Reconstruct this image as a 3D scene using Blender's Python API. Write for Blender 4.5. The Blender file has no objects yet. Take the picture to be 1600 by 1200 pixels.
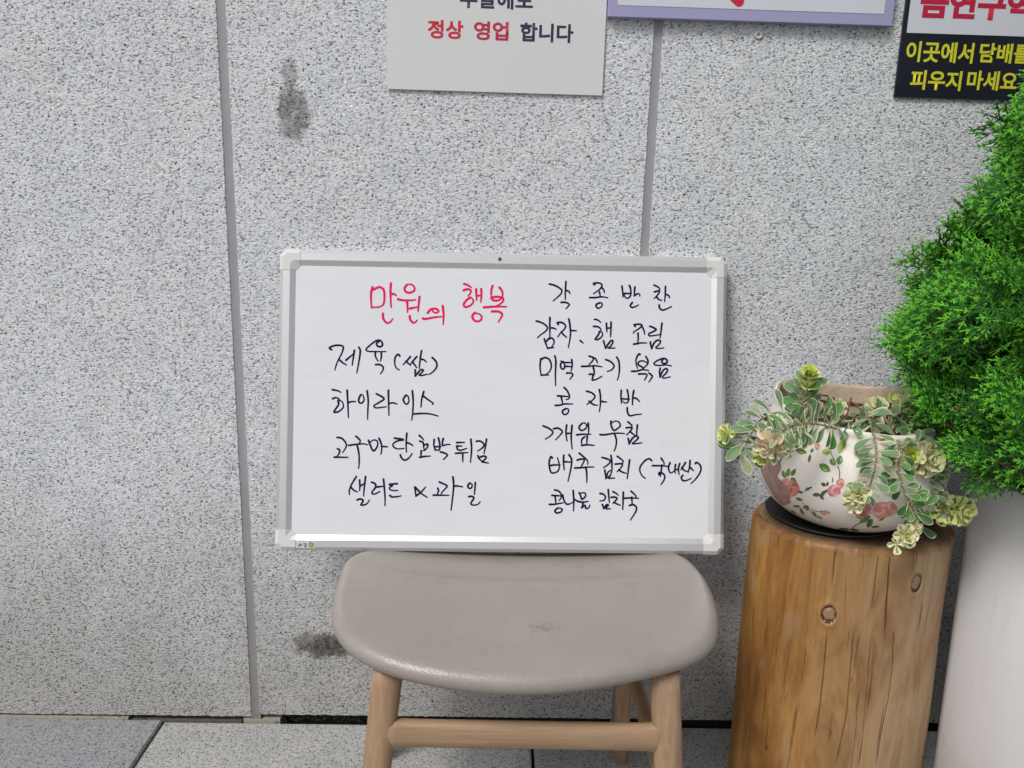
import bpy, bmesh, math, random
import numpy as np
from mathutils import Vector, Matrix, noise
from mathutils.bvhtree import BVHTree
random.seed(7)
SC = bpy.context.scene
COL = SC.collection
PI = math.pi

# ------------------------------------------------------------------ camera
YAW, PITCH, ROLL = 0.02308877, 0.2125467, 0.02749356
CAMP = Vector((0, -1.32, 0.96133))
FPX = 1200.0
_f = Vector((math.sin(YAW)*math.cos(PITCH), math.cos(YAW)*math.cos(PITCH), -math.sin(PITCH)))
_r0 = Vector((math.cos(YAW), -math.sin(YAW), 0))
_u0 = _r0.cross(_f)
_r = _r0*math.cos(ROLL) + _u0*math.sin(ROLL)
_u = _u0*math.cos(ROLL) - _r0*math.sin(ROLL)
cam_d = bpy.data.cameras.new('camera')
cam_d.sensor_width = 36; cam_d.lens = 27; cam_d.clip_end = 200; cam_d.clip_start = 0.02
cam = bpy.data.objects.new('camera', cam_d); COL.objects.link(cam)
M = Matrix.Identity(4)
for i in range(3):
    M[i][0] = _r[i]; M[i][1] = _u[i]; M[i][2] = -_f[i]; M[i][3] = CAMP[i]
cam.matrix_world = M
SC.camera = cam

# ------------------------------------------------------------------ light
SUN_EL, SUN_AZ = math.radians(50), math.radians(-42)   # azimuth measured from -Y towards -X (negative = left)
sd = Vector((math.sin(SUN_AZ)*math.cos(SUN_EL), -math.cos(SUN_AZ)*math.cos(SUN_EL), math.sin(SUN_EL)))  # towards the sun
world = bpy.data.worlds.new('World'); SC.world = world; world.use_nodes = True
wn = world.node_tree; wn.nodes.clear()
sky = wn.nodes.new('ShaderNodeTexSky'); sky.sky_type = 'NISHITA'; sky.sun_disc = False
sky.sun_elevation = SUN_EL; sky.sun_rotation = math.atan2(sd.x, sd.y); sky.air_density = 1.0; sky.dust_density = 4.0; sky.ozone_density = 1.0
hs = wn.nodes.new('ShaderNodeHueSaturation'); hs.inputs['Saturation'].default_value = 0.30
bg = wn.nodes.new('ShaderNodeBackground'); bg.inputs['Strength'].default_value = 0.092
wo = wn.nodes.new('ShaderNodeOutputWorld')
wn.links.new(sky.outputs[0], hs.inputs['Color']); wn.links.new(hs.outputs[0], bg.inputs[0]); wn.links.new(bg.outputs[0], wo.inputs[0])
sl = bpy.data.lights.new('sun', 'SUN'); sl.energy = 1.8; sl.angle = math.radians(18); sl.color = (1, 0.985, 0.96)
so = bpy.data.objects.new('sun', sl); COL.objects.link(so); so.location = (0, -3, 5)
so.rotation_euler = sd.to_track_quat('Z', 'Y').to_euler()
SC.view_settings.view_transform = 'Standard'; SC.view_settings.look = 'None'
SC.view_settings.gamma = 1; SC.view_settings.exposure = 0.20; SC.view_settings.use_curve_mapping = False

# ------------------------------------------------------------------ helpers
def ray(px, py):
    return (_f + _r*((px-800)/FPX) - _u*((py-600)/FPX))
def at(px, py, Y):                      # point seen at (px,py) on the plane y = Y
    d = ray(px, py); return CAMP + d*((Y-CAMP.y)/d.y)
def atz(px, py, Z):
    d = ray(px, py); return CAMP + d*((Z-CAMP.z)/d.z)
def project(p):
    d = Vector(p)-CAMP; w = d.dot(_f)
    return 800+FPX*d.dot(_r)/w, 600-FPX*d.dot(_u)/w

def tagit(o, label=None, cat=None, group=None, kind=None):
    if label: o['label'] = label
    if cat: o['category'] = cat
    if group: o['group'] = group
    if kind: o['kind'] = kind
    return o
def empty(name, loc, label, cat, group=None, kind=None):
    o = bpy.data.objects.new(name, None); COL.objects.link(o); o.location = loc; o.empty_display_size = .05
    return tagit(o, label, cat, group, kind)
def link(name, me, parent=None, label=None):
    o = bpy.data.objects.new(name, me); COL.objects.link(o)
    if parent:
        o.parent = parent
        o.matrix_parent_inverse = Matrix.Translation(parent.location).inverted() if parent.type == 'EMPTY' and parent.parent is None else Matrix.Identity(4)
    if label: o['label'] = label
    return o
def mesh(name, V, F, mats, mi=None, smooth=False):
    me = bpy.data.meshes.new(name); me.from_pydata([tuple(v) for v in V], [], F)
    for m in (mats if isinstance(mats, (list, tuple)) else [mats]): me.materials.append(m)
    if mi is not None: me.polygons.foreach_set('material_index', mi)
    if smooth: me.polygons.foreach_set('use_smooth', [True]*len(me.polygons))
    me.update(); return me
def obj(name, V, F, mats, parent=None, mi=None, smooth=False, label=None):
    return link(name, mesh(name, V, F, mats, mi, smooth), parent, label)
def bevel_obj(o, w, seg=2, ang=40):
    m = o.modifiers.new('bevel', 'BEVEL'); m.width = w; m.segments = seg; m.limit_method = 'ANGLE'; m.angle_limit = math.radians(ang)
    return o
def boxVF(x0, x1, y0, y1, z0, z1):
    V = [(x0,y0,z0),(x1,y0,z0),(x1,y1,z0),(x0,y1,z0),(x0,y0,z1),(x1,y0,z1),(x1,y1,z1),(x0,y1,z1)]
    F = [(0,3,2,1),(4,5,6,7),(0,1,5,4),(1,2,6,5),(2,3,7,6),(3,0,4,7)]
    return V, F
def catmull(P, n=6, closed=False):
    P = [Vector(p) for p in P]
    if len(P) < 3:
        return [P[0].lerp(P[-1], i/n) for i in range(n+1)]
    out = []
    N = len(P)
    for i in range(N if closed else N-1):
        if closed: p0,p1,p2,p3 = P[i-1],P[i],P[(i+1)%N],P[(i+2)%N]
        else: p0,p1,p2,p3 = P[max(i-1,0)],P[i],P[i+1],P[min(i+2,N-1)]
        for k in range(n):
            t = k/n
            out.append(.5*((2*p1)+(p2-p0)*t+(2*p0-5*p1+4*p2-p3)*t*t+(3*p1-p0-3*p2+p3)*t**3))
    if not closed: out.append(P[-1])
    return out
def tube(path, rad, n=8, cap=True):
    """tube along path; rad number or list"""
    path = [Vector(p) for p in path]; V=[];F=[]
    N=len(path)
    prev=None
    for i,p in enumerate(path):
        t=(path[min(i+1,N-1)]-path[max(i-1,0)]).normalized()
        if prev is None:
            a=Vector((0,0,1)) if abs(t.z)<.9 else Vector((1,0,0))
            prev=a.cross(t).normalized()
        prev=(prev-t*prev.dot(t)).normalized(); b=t.cross(prev)
        r=rad[i] if isinstance(rad,(list,tuple)) else rad
        for k in range(n):
            a=2*PI*k/n; V.append(p+(prev*math.cos(a)+b*math.sin(a))*r)
    for i in range(N-1):
        for k in range(n):
            F.append((i*n+k,i*n+(k+1)%n,(i+1)*n+(k+1)%n,(i+1)*n+k))
    if cap: F.append(tuple(range(n-1,-1,-1))); F.append(tuple(range((N-1)*n,N*n)))
    return V,F

# ------------------------------------------------------------------ materials
class NT:
    def __init__(s, name, rough=.6, color=None, spec=None):
        s.m = bpy.data.materials.new(name); s.m.use_nodes = True; s.t = s.m.node_tree
        s.b = s.t.nodes['Principled BSDF']; s.b.inputs['Roughness'].default_value = rough
        if color: s.b.inputs['Base Color'].default_value = (*color, 1)
        if spec is not None: s.b.inputs['Specular IOR Level'].default_value = spec
        s._co = None
    def n(s, typ, **kw):
        nd = s.t.nodes.new('ShaderNode'+typ)
        for k, v in kw.items():
            if k in nd.inputs.keys(): s.set(nd.inputs[k], v)
            else: setattr(nd, k, v)
        return nd
    def set(s, inp, v):
        if isinstance(v, bpy.types.NodeSocket): s.t.links.new(v, inp)
        else: inp.default_value = v
    def coord(s, scale=(1,1,1), loc=(0,0,0), rnd=False):
        tc = s.n('TexCoord').outputs['Object']
        mp = s.n('Mapping'); s.set(mp.inputs['Vector'], tc); mp.inputs['Scale'].default_value = scale; mp.inputs['Location'].default_value = loc
        if rnd:
            oi = s.n('ObjectInfo').outputs['Random']
            mu = s.math('MULTIPLY', oi, 37.0)
            cb = s.n('CombineXYZ'); s.set(cb.inputs[0], mu); s.set(cb.inputs[1], mu)
            s.set(mp.inputs['Location'], cb.outputs[0])
        return mp.outputs[0]
    def noise(s, co, scale, detail=4, rough=.55, dist=0.0):
        nd = s.n('TexNoise'); s.set(nd.inputs['Vector'], co)
        nd.inputs['Scale'].default_value = scale; nd.inputs['Detail'].default_value = detail
        nd.inputs['Roughness'].default_value = rough; nd.inputs['Distortion'].default_value = dist
        return nd.outputs['Fac']
    def voro(s, co, scale, feature='F1', out='Distance', rnd=1.0):
        nd = s.n('TexVoronoi'); nd.feature = feature; s.set(nd.inputs['Vector'], co); nd.inputs['Scale'].default_value = scale
        nd.inputs['Randomness'].default_value = rnd
        return nd.outputs[out]
    def ramp(s, fac, stops, interp='LINEAR'):
        nd = s.n('ValToRGB'); nd.color_ramp.interpolation = interp
        while len(nd.color_ramp.elements) < len(stops): nd.color_ramp.elements.new(.5)
        for e, (p, c) in zip(nd.color_ramp.elements, stops):
            e.position = p; e.color = (*c, 1) if isinstance(c, tuple) else (c, c, c, 1)
        s.set(nd.inputs[0], fac); return nd.outputs[0]
    def mix(s, fac, a, b, mode='MIX'):
        nd = s.n('Mix'); nd.data_type = 'RGBA'; nd.blend_type = mode
        s.set(nd.inputs[0], fac); s.col(nd.inputs[6], a); s.col(nd.inputs[7], b); return nd.outputs[2]
    def col(s, inp, v):
        if isinstance(v, tuple) and len(v) == 3: v = (*v, 1)
        s.set(inp, v)
    def math(s, op, a, b=0.0, clamp=False):
        nd = s.n('Math'); nd.operation = op; nd.use_clamp = clamp; s.set(nd.inputs[0], a); s.set(nd.inputs[1], b); return nd.outputs[0]
    def bump(s, h, strength, dist, prev=None):
        nd = s.n('Bump'); nd.inputs['Strength'].default_value = strength; nd.inputs['Distance'].default_value = dist
        s.set(nd.inputs['Height'], h)
        if prev: s.set(nd.inputs['Normal'], prev)
        s.set(s.b.inputs['Normal'], nd.outputs[0]); return nd.outputs[0]
    def base(s, v): s.col(s.b.inputs['Base Color'], v)
    def rough(s, v): s.set(s.b.inputs['Roughness'], v)
    def xyz(s):
        sp = s.n('SeparateXYZ'); s.set(sp.inputs[0], s.n('TexCoord').outputs['Object']); return sp.outputs

def simple(name, color, rough=.5, metal=0, var=.08, vscale=30, bump=0, bscale=200, spec=None):
    m = NT(name, rough, color, spec); m.b.inputs['Metallic'].default_value = metal
    co = m.coord()
    f = m.noise(co, vscale, 4)
    m.base(m.mix(f, tuple(c*(1-var) for c in color), tuple(min(1, c*(1+var)) for c in color)))
    if bump: m.bump(m.noise(co, bscale, 4), bump, .001)
    return m.m

def ellipse_mask(m, xyz, cx, cz, rx, rz, wob, soft=.25):
    dx = m.math('DIVIDE', m.math('SUBTRACT', xyz[0], cx), rx)
    dz = m.math('DIVIDE', m.math('SUBTRACT', xyz[2], cz), rz)
    r = m.math('SQRT', m.math('ADD', m.math('MULTIPLY', dx, dx), m.math('MULTIPLY', dz, dz)))
    r = m.math('ADD', r, m.math('MULTIPLY', m.math('SUBTRACT', wob, .5), 2.0))
    nd = m.n('MapRange'); nd.interpolation_type = 'SMOOTHSTEP'
    m.set(nd.inputs['Value'], r); nd.inputs['From Min'].default_value = 1-soft; nd.inputs['From Max'].default_value = 1+soft
    nd.inputs['To Min'].default_value = 1; nd.inputs['To Max'].default_value = 0
    return nd.outputs[0]

def stone_mat(name, light, dark, wall=False, scale=1.0, cover=.42):
    m = NT(name, .85, spec=.25)
    co = m.coord((.8, 1, 1.35) if wall else (1, 1, 1), rnd=not wall)
    n1 = m.noise(co, 240*scale, 3, .55, .15)            # chip pattern
    n3 = m.noise(m.coord((1, 1, 1.2), (3, 1, 7), rnd=not wall), 135*scale, 3, .6)
    n2 = m.noise(co, 620*scale, 3, .7)
    v = m.voro(co, 330*scale, out='Color')
    sep = m.n('SeparateColor'); m.set(sep.inputs[0], v)
    g = m.mix(m.ramp(n2, [(.35, 0.0), (.65, 1.0)]), tuple(c*.80 for c in light), tuple(min(1, c*1.16) for c in light))
    g = m.mix(m.math('MULTIPLY', sep.outputs[0], .45), g, tuple(c*.68 for c in light))
    g = m.mix(m.ramp(sep.outputs[1], [(.90, 0.0), (.93, .75)]), g, tuple(c*.30 for c in light))     # biotite flecks
    g = m.mix(m.ramp(sep.outputs[2], [(.88, 0.0), (.92, .5)]), g, tuple(min(1, c*1.3) for c in light))   # quartz
    pit = m.ramp(m.math('ADD', m.math('MULTIPLY', n1, .72), m.math('MULTIPLY', n3, .28)), [(cover-.05, 0.0), (cover+.03, 1.0)])
    c = m.mix(pit, dark, g)
    c = m.mix(m.ramp(n3, [(.28, .6), (.46, 0.0)]), c, (.60, .62, .63), 'MULTIPLY')
    mid = m.noise(m.coord(), 3.2, 5, .6)
    c = m.mix(m.ramp(mid, [(.35, 0.0), (.7, .6)]), c, (.94, .915, .87), 'MULTIPLY')
    mid2 = m.noise(m.coord((1, 1, 1), (5, 3, 9)), 13, 4, .6)
    c = m.mix(m.ramp(mid2, [(.4, 0.0), (.75, .6)]), c, (.80, .82, .87), 'MULTIPLY')
    mid3 = m.noise(m.coord((1, 1, 1), (1, 8, 4)), 30, 3, .6)
    c = m.mix(m.ramp(mid3, [(.55, 0.0), (.75, .5)]), c, (.95, .91, .82), 'MULTIPLY')
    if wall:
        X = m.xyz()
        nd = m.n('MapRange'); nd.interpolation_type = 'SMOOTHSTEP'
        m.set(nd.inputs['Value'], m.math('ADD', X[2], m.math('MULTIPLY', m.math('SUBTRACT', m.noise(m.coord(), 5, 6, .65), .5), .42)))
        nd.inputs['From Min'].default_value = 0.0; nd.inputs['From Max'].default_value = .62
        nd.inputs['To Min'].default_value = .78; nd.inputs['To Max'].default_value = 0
        c = m.mix(nd.outputs[0], c, (.50, .465, .41), 'MULTIPLY')  # wall foot: grime together with ground shade, both put into the colour
        wob = m.noise(m.coord(), 42, 5, .7)
        for (cx, cz, rx, rz, st) in ((-.338, 1.118, .027, .041, 1.0), (-.340, 1.178, .013, .022, .75), (-.318, .163, .052, .026, 1.0), (-.29, .158, .05, .02, .8)):
            mk = ellipse_mask(m, X, cx, cz, rx, rz, wob)
            c = m.mix(m.math('MULTIPLY', m.math('MULTIPLY', mk, st), m.ramp(m.noise(m.coord((1, 1, .6), (7, 7, 1)), 60, 4, .7), [(.3, .45), (.6, 1.0)])), c, (.34, .32, .29), 'MULTIPLY')
    m.base(c)
    h = m.math('ADD', m.math('MULTIPLY', n1, .9), m.math('MULTIPLY', n3, .9))
    h = m.math('ADD', h, m.math('MULTIPLY', n2, .35))
    m.bump(h, .85 if wall else .5, .0024 if wall else .0015)
    return m.m

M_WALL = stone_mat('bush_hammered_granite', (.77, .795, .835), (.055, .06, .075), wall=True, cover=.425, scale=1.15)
M_SLAB = stone_mat('flamed_granite', (.43, .43, .425), (.07, .07, .075), scale=1.1, cover=.42)
M_SLAB2 = stone_mat('honed_granite', (.315, .322, .335), (.07, .072, .08), scale=1.0, cover=.42)
m = NT('grey_silicone', .6, spec=.3)
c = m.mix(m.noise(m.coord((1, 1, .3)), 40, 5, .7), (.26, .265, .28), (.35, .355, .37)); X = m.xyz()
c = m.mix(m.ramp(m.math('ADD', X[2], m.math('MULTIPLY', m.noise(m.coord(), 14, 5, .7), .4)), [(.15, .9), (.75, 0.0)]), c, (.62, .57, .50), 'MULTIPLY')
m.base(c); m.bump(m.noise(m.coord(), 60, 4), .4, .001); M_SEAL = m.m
M_GROUT = simple('beige_mortar', (.34, .32, .26), .9, var=.2, vscale=60, bump=.5)
M_DARK = simple('dark_recess', (.03, .03, .028), .95, var=.3)
m = NT('whiteboard_enamel', .22, spec=.5)
co = m.coord(); c = m.mix(m.noise(co, 3, 3), (.655, .665, .705), (.68, .69, .73))
c = m.mix(m.ramp(m.noise(m.coord((.5, 1.6, 1)), 9, 6, .7, 1.2), [(.50, 0.0), (.72, .5)]), c, (.90, .90, .92), 'MULTIPLY')
c = m.mix(m.ramp(m.noise(m.coord((.25, 3, 1), (2, 2, 2)), 30, 5, .75, .6), [(.62, 0.0), (.72, .4)]), c, (.88, .88, .91), 'MULTIPLY')
m.base(c); m.rough(m.ramp(m.noise(m.coord((.4, 2, 1)), 12, 5, .7), [(.3, .16), (.7, .32)])); M_PVC = m.m
M_ALU = simple('anodised_aluminium', (.69, .69, .70), .30, metal=.6, var=.04, vscale=60)
M_CAP = simple('grey_plastic', (.60, .60, .59), .45, var=.04)
M_BLACK = simple('black_plastic', (.015, .015, .016), .4)
M_PAPER = simple('notice_paper', (.64, .64, .645), .45, var=.03, vscale=6)
M_LAV = simple('lavender_print', (.34, .32, .52), .5, var=.04)
M_WPRINT = simple('white_print', (.60, .62, .69), .35, var=.03)
M_NAVYPRINT = simple('dark_sign_print', (.012, .014, .024), .35, var=.1)
M_INKNAVY = simple('navy_marker_ink', (.008, .005, .042), .6, var=.35, vscale=400, spec=.15)
M_INKRED = simple('red_marker_ink', (.66, .012, .10), .6, var=.35, vscale=260, spec=.15)
M_TXTRED = simple('red_print', (.55, .008, .035), .45)
M_TXTNAVY = simple('navy_print', (.02, .02, .06), .45)
M_TXTYEL = simple('yellow_print', (.62, .60, .03), .45)
M_TXTMAR = simple('crimson_print', (.47, .012, .05), .45)

# seat leatherette
m = NT('taupe_leatherette', .35, spec=.6)
co = m.coord(); big = m.noise(co, 7, 4, .6)
c = m.mix(big, (.238, .207, .180), (.305, .276, .254))
sc = m.noise(m.coord((1, .6, 1)), 26, 6, .75)
c = m.mix(m.ramp(sc, [(.56, 0.0), (.74, .4)]), c, (.66, .61, .57), 'MULTIPLY')
c = m.mix(m.ramp(m.noise(m.coord((.35, 2.2, 1), (2, 5, 1)), 40, 5, .7), [(.62, 0.0), (.72, .22)]), c, (.60, .55, .50), 'MULTIPLY')
sp = m.noise(co, 150, 2, .5)
c = m.mix(m.ramp(sp, [(.72, 0.0), (.76, .6)]), c, (.4, .36, .33), 'MULTIPLY')
X = m.xyz()
wobn = m.noise(co, 90, 4, .7)
dx = m.math('DIVIDE', m.math('SUBTRACT', X[0], .075), .024); dy = m.math('DIVIDE', m.math('SUBTRACT', X[1], -.355), .014)
r = m.math('ADD', m.math('SQRT', m.math('ADD', m.math('MULTIPLY', dx, dx), m.math('MULTIPLY', dy, dy))), m.math('MULTIPLY', m.math('SUBTRACT', wobn, .5), 4.0))
c = m.mix(m.ramp(r, [(.3, .5), (1.0, 0.0)]), c, (.55, .52, .50), 'MULTIPLY')
m.base(c); m.rough(m.ramp(big, [(.3, .30), (.7, .44)]))
wv = m.n('TexVoronoi'); m.set(wv.inputs['Vector'], co); wv.inputs['Scale'].default_value = 420
b1 = m.bump(wv.outputs['Distance'], .35, .0008); m.bump(m.noise(co, 9, 5, .6), .45, .006, b1)
M_SEAT = m.m
# beech-painted legs
m = NT('beech_wood', .45, spec=.35)
co = m.coord((1, 1, .05)); g = m.noise(co, 110, 6, .7, .5)
c = m.mix(m.ramp(g, [(.3, 0.0), (.7, 1.0)]), (.255, .155, .088), (.39, .265, .17))
c = m.mix(m.ramp(m.noise(m.coord(), 8, 4), [(.5, 0.0), (.8, .4)]), c, (.82, .76, .70), 'MULTIPLY')
c = m.mix(m.ramp(m.noise(m.coord(), 130, 2), [(.74, 0.0), (.77, .8)]), c, (.4, .28, .2), 'MULTIPLY')
m.base(c); m.bump(g, .12, .001); M_LEG = m.m
m = NT('beech_wood_rail', .45, spec=.35)
co = m.coord((.05, 1, 1)); g = m.noise(co, 110, 6, .7, .5)
c = m.mix(m.ramp(g, [(.3, 0.0), (.7, 1.0)]), (.255, .155, .088), (.39, .265, .17))
c = m.mix(m.ramp(m.noise(m.coord(), 130, 2), [(.74, 0.0), (.77, .8)]), c, (.4, .28, .2), 'MULTIPLY')
m.base(c); m.bump(g, .12, .001); M_RAIL = m.m
# log bark-less side
m = NT('varnished_log_wood', .42, spec=.4)
co = m.coord((1, 1, .10)); g = m.noise(co, 26, 8, .68, .7)
c = m.mix(m.ramp(g, [(.32, 0.0), (.68, 1.0)]), (.205, .086, .016), (.41, .215, .060))
X = m.xyz()
side = m.math('ADD', X[0], m.math('MULTIPLY', m.noise(m.coord((1, 1, .35)), 9, 5, .7), .22))
c = m.mix(m.ramp(side, [(.56, 0.0), (.74, .85)]), c, (.36, .245, .135))           # bleached, less varnish on one side
blot = m.noise(m.coord((1, 1, .45)), 7, 5, .65, .5)
c = m.mix(m.ramp(blot, [(.52, 0.0), (.70, .75)]), c, (.62, .48, .34), 'MULTIPLY')
c = m.mix(m.ramp(m.noise(m.coord((1, 1, .25), (1, 4, 6)), 15, 6, .7, .8), [(.48, 0.0), (.66, .7)]), c, (.50, .36, .24), 'MULTIPLY')
c = m.mix(m.ramp(m.noise(m.coord((1, 1, .3), (3, 1, 2)), 12, 4, .6), [(.62, 0.0), (.68, .3)]), c, (.36, .29, .20))
fl = m.noise(m.coord((1, 1, .045), (2, 7, 1)), 150, 3, .6)
c = m.mix(m.ramp(fl, [(.30, .8), (.39, 0.0)]), c, (.42, .26, .14), 'MULTIPLY')
c = m.mix(m.ramp(m.noise(m.coord((1, 1, .4), (9, 2, 4)), 46, 3, .6), [(.70, 0.0), (.76, .85)]), c, (.30, .18, .09), 'MULTIPLY')
c = m.mix(m.ramp(m.noise(m.coord((1, 1, .35), (4, 8, 1)), 10, 3, .6), [(.70, 0.0), (.76, .5)]), c, (.16, .18, .12))
m.base(c); m.rough(m.ramp(blot, [(.3, .34), (.7, .55)]))
hz = m.math('ADD', X[2], m.math('MULTIPLY', m.noise(m.coord(), 45, 5, .7), .02))
c = m.mix(m.ramp(hz, [(.497, 0.0), (.507, .65)]), c, (.55, .43, .32), 'MULTIPLY'); m.base(c)
b1 = m.bump(g, .5, .003); m.bump(fl, .3, .0008, b1); M_LOG = m.m
m = NT('weathered_log_top', .75, spec=.25)
co = m.coord(loc=(-.58, .16, 0)); rr = m.n('VectorMath'); rr.operation = 'LENGTH'
mp = m.coord((1, 1.25, 0), (-.58, .20, 0)); m.set(rr.inputs[0], mp)
rad = m.math('ADD', rr.outputs['Value'], m.math('MULTIPLY', m.noise(m.coord(), 12, 5, .65), .03))
rings = m.math('SINE', m.math('MULTIPLY', rad, 900.0))
c = m.mix(m.ramp(rings, [(0.0, 0.0), (1.0, .35)]), (.24, .165, .10), (.15, .10, .058))
c = m.mix(m.ramp(rad, [(.125, .85), (.165, 0.0)]), c, (.28, .20, .13), 'MULTIPLY')
c = m.mix(m.ramp(m.noise(m.coord(), 60, 5, .7), [(.5, 0.0), (.7, .8)]), c, (.35, .25, .17), 'MULTIPLY')
c = m.mix(m.ramp(rad, [(.148, 0.0), (.158, .5)]), c, (.30, .22, .14))
m.base(c); m.bump(m.noise(m.coord(), 90, 5, .6), .5, .002); M_LOGTOP = m.m
M_KNOT = simple('knot_wood', (.25, .16, .085), .6, var=.75, vscale=230, bump=1, bscale=130)
M_KNOTDARK = simple('knot_bark', (.07, .028, .012), .7, var=.3, vscale=120, bump=.5)
# pot
m = NT('ivory_glaze', .3, spec=.5)
co = m.coord(); c = m.mix(m.noise(co, 14, 5, .6), (.70, .65, .60), (.80, .765, .72))
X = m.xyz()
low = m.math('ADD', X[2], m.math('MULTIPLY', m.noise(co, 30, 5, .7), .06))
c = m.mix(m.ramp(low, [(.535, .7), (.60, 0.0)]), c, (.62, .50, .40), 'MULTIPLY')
ck = m.voro(co, 55, 'DISTANCE_TO_EDGE')
c = m.mix(m.ramp(ck, [(.0, .28), (.02, 0.0)]), c, (.45, .36, .28))
c = m.mix(m.ramp(m.noise(co, 110, 3, .6), [(.68, 0.0), (.74, .55)]), c, (.5, .36, .26), 'MULTIPLY')
m.base(c); m.bump(m.noise(co, 40, 4), .12, .002); M_POT = m.m
m = NT('bare_terracotta_lip', .8, spec=.2)
co = m.coord(); c = m.mix(m.noise(co, 35, 6, .7), (.30, .21, .14), (.60, .50, .38))
c = m.mix(m.ramp(m.noise(co, 90, 5, .7), [(.55, 0.0), (.7, .8)]), c, (.55, .48, .38))
m.base(c); m.bump(m.noise(co, 120, 5, .7), .6, .002); M_LIP = m.m
M_SOIL = simple('dark_potting_soil', (.028, .018, .013), .95, var=.5, vscale=220, bump=1, bscale=180)
M_SAUCER = simple('black_rubber_saucer', (.014, .013, .013), .55, var=.4, vscale=50)
def flat(name, c, rough=.4, var=.22, vs=90): return simple(name, c, rough, var=var, vscale=vs)
M_ROSE = [flat('rose_pink', (.56, .20, .20)), flat('rose_light', (.70, .40, .36)), flat('rose_deep', (.40, .085, .10)), flat('rose_salmon', (.64, .25, .17)), flat('rose_mauve', (.42, .16, .19))]
M_PLEAF = [flat('painted_green', (.085, .20, .03)), flat('painted_lime', (.36, .44, .07)), flat('painted_dark_green', (.035, .085, .025)), flat('painted_olive', (.14, .15, .04))]
M_PSTEM = flat('painted_stem', (.10, .09, .05))
M_WORN = simple('worn_brown_glaze', (.30, .175, .145), .45, var=.55, vscale=95)
# plants
def leafmat(name, c, rough=.5, trans=.25, var=.25, vs=60):
    m = NT(name, rough, spec=.35); co = m.coord(); oi = m.n('ObjectInfo').outputs['Random']
    f = m.math('ADD', m.math('MULTIPLY', m.noise(co, vs, 3), .6), m.math('MULTIPLY', oi, .4))
    cc = m.mix(f, tuple(x*(1-var) for x in c), tuple(min(1, x*(1+var)) for x in c)); m.base(cc)
    tr = m.n('BsdfTranslucent'); m.col(tr.inputs[0], cc); mx = m.n('MixShader'); mx.inputs[0].default_value = trans
    out = m.t.nodes['Material Output']
    m.t.links.new(m.b.outputs[0], mx.inputs[1]); m.t.links.new(tr.outputs[0], mx.inputs[2]); m.t.links.new(mx.outputs[0], out.inputs[0])
    return m.m
M_STRIPE = leafmat('sedum_leaf_stripe', (.26, .32, .12))
M_SG = [leafmat('sedum_greygreen', (.165, .285, .14)), leafmat('sedum_green', (.10, .26, .06)), leafmat('sedum_pale', (.36, .42, .27)), leafmat('sedum_deep', (.055, .14, .04))]
M_SM = leafmat('sedum_cream_margin', (.66, .64, .42))
M_SY = leafmat('sedum_yellow', (.62, .73, .10)); M_SY2 = leafmat('sedum_pale_yellow', (.74, .77, .33)); M_SC = leafmat('sedum_cream', (.80, .78, .50)); M_SP = leafmat('sedum_blush', (.74, .56, .40))
M_STEM = leafmat('sedum_stem', (.22, .17, .08), trans=0); M_RSTEM = leafmat('dry_red_stem', (.20, .075, .04), trans=0)
M_TH = leafmat('thuja_green', (.025, .130, .010), .5, .15, .5, 14)
M_THT = leafmat('thuja_tip_green', (.145, .49, .032), .5, .30, .42, 14)
M_BARK = simple('thuja_bark', (.16, .075, .035), .85, var=.35, vscale=80, bump=.6)
M_MOSS = simple('moss_green', (.035, .060, .012), .95, var=.6, vscale=160, bump=1, bscale=220)
m = NT('white_planter_coating', .34, spec=.5)
co = m.coord((1, 1, .35)); c = m.mix(m.noise(co, 6, 5, .6), (.77, .77, .80), (.84, .84, .86))
c = m.mix(m.ramp(m.noise(m.coord((1, 1, .12)), 28, 5, .7), [(.55, 0.0), (.75, .35)]), c, (.72, .69, .65), 'MULTIPLY')
c = m.mix(m.ramp(m.noise(m.coord(), 170, 2, .5), [(.74, 0.0), (.77, .7)]), c, (.35, .33, .32), 'MULTIPLY')
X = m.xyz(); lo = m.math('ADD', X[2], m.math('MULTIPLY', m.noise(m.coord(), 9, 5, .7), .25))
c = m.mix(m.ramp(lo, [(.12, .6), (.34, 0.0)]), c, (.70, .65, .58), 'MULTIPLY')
m.base(c); m.rough(m.ramp(m.noise(m.coord(), 12, 5, .7), [(.3, .26), (.7, .46)])); m.bump(m.noise(m.coord(), 18, 3), .08, .002); M_PLANTER = m.m

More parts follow.
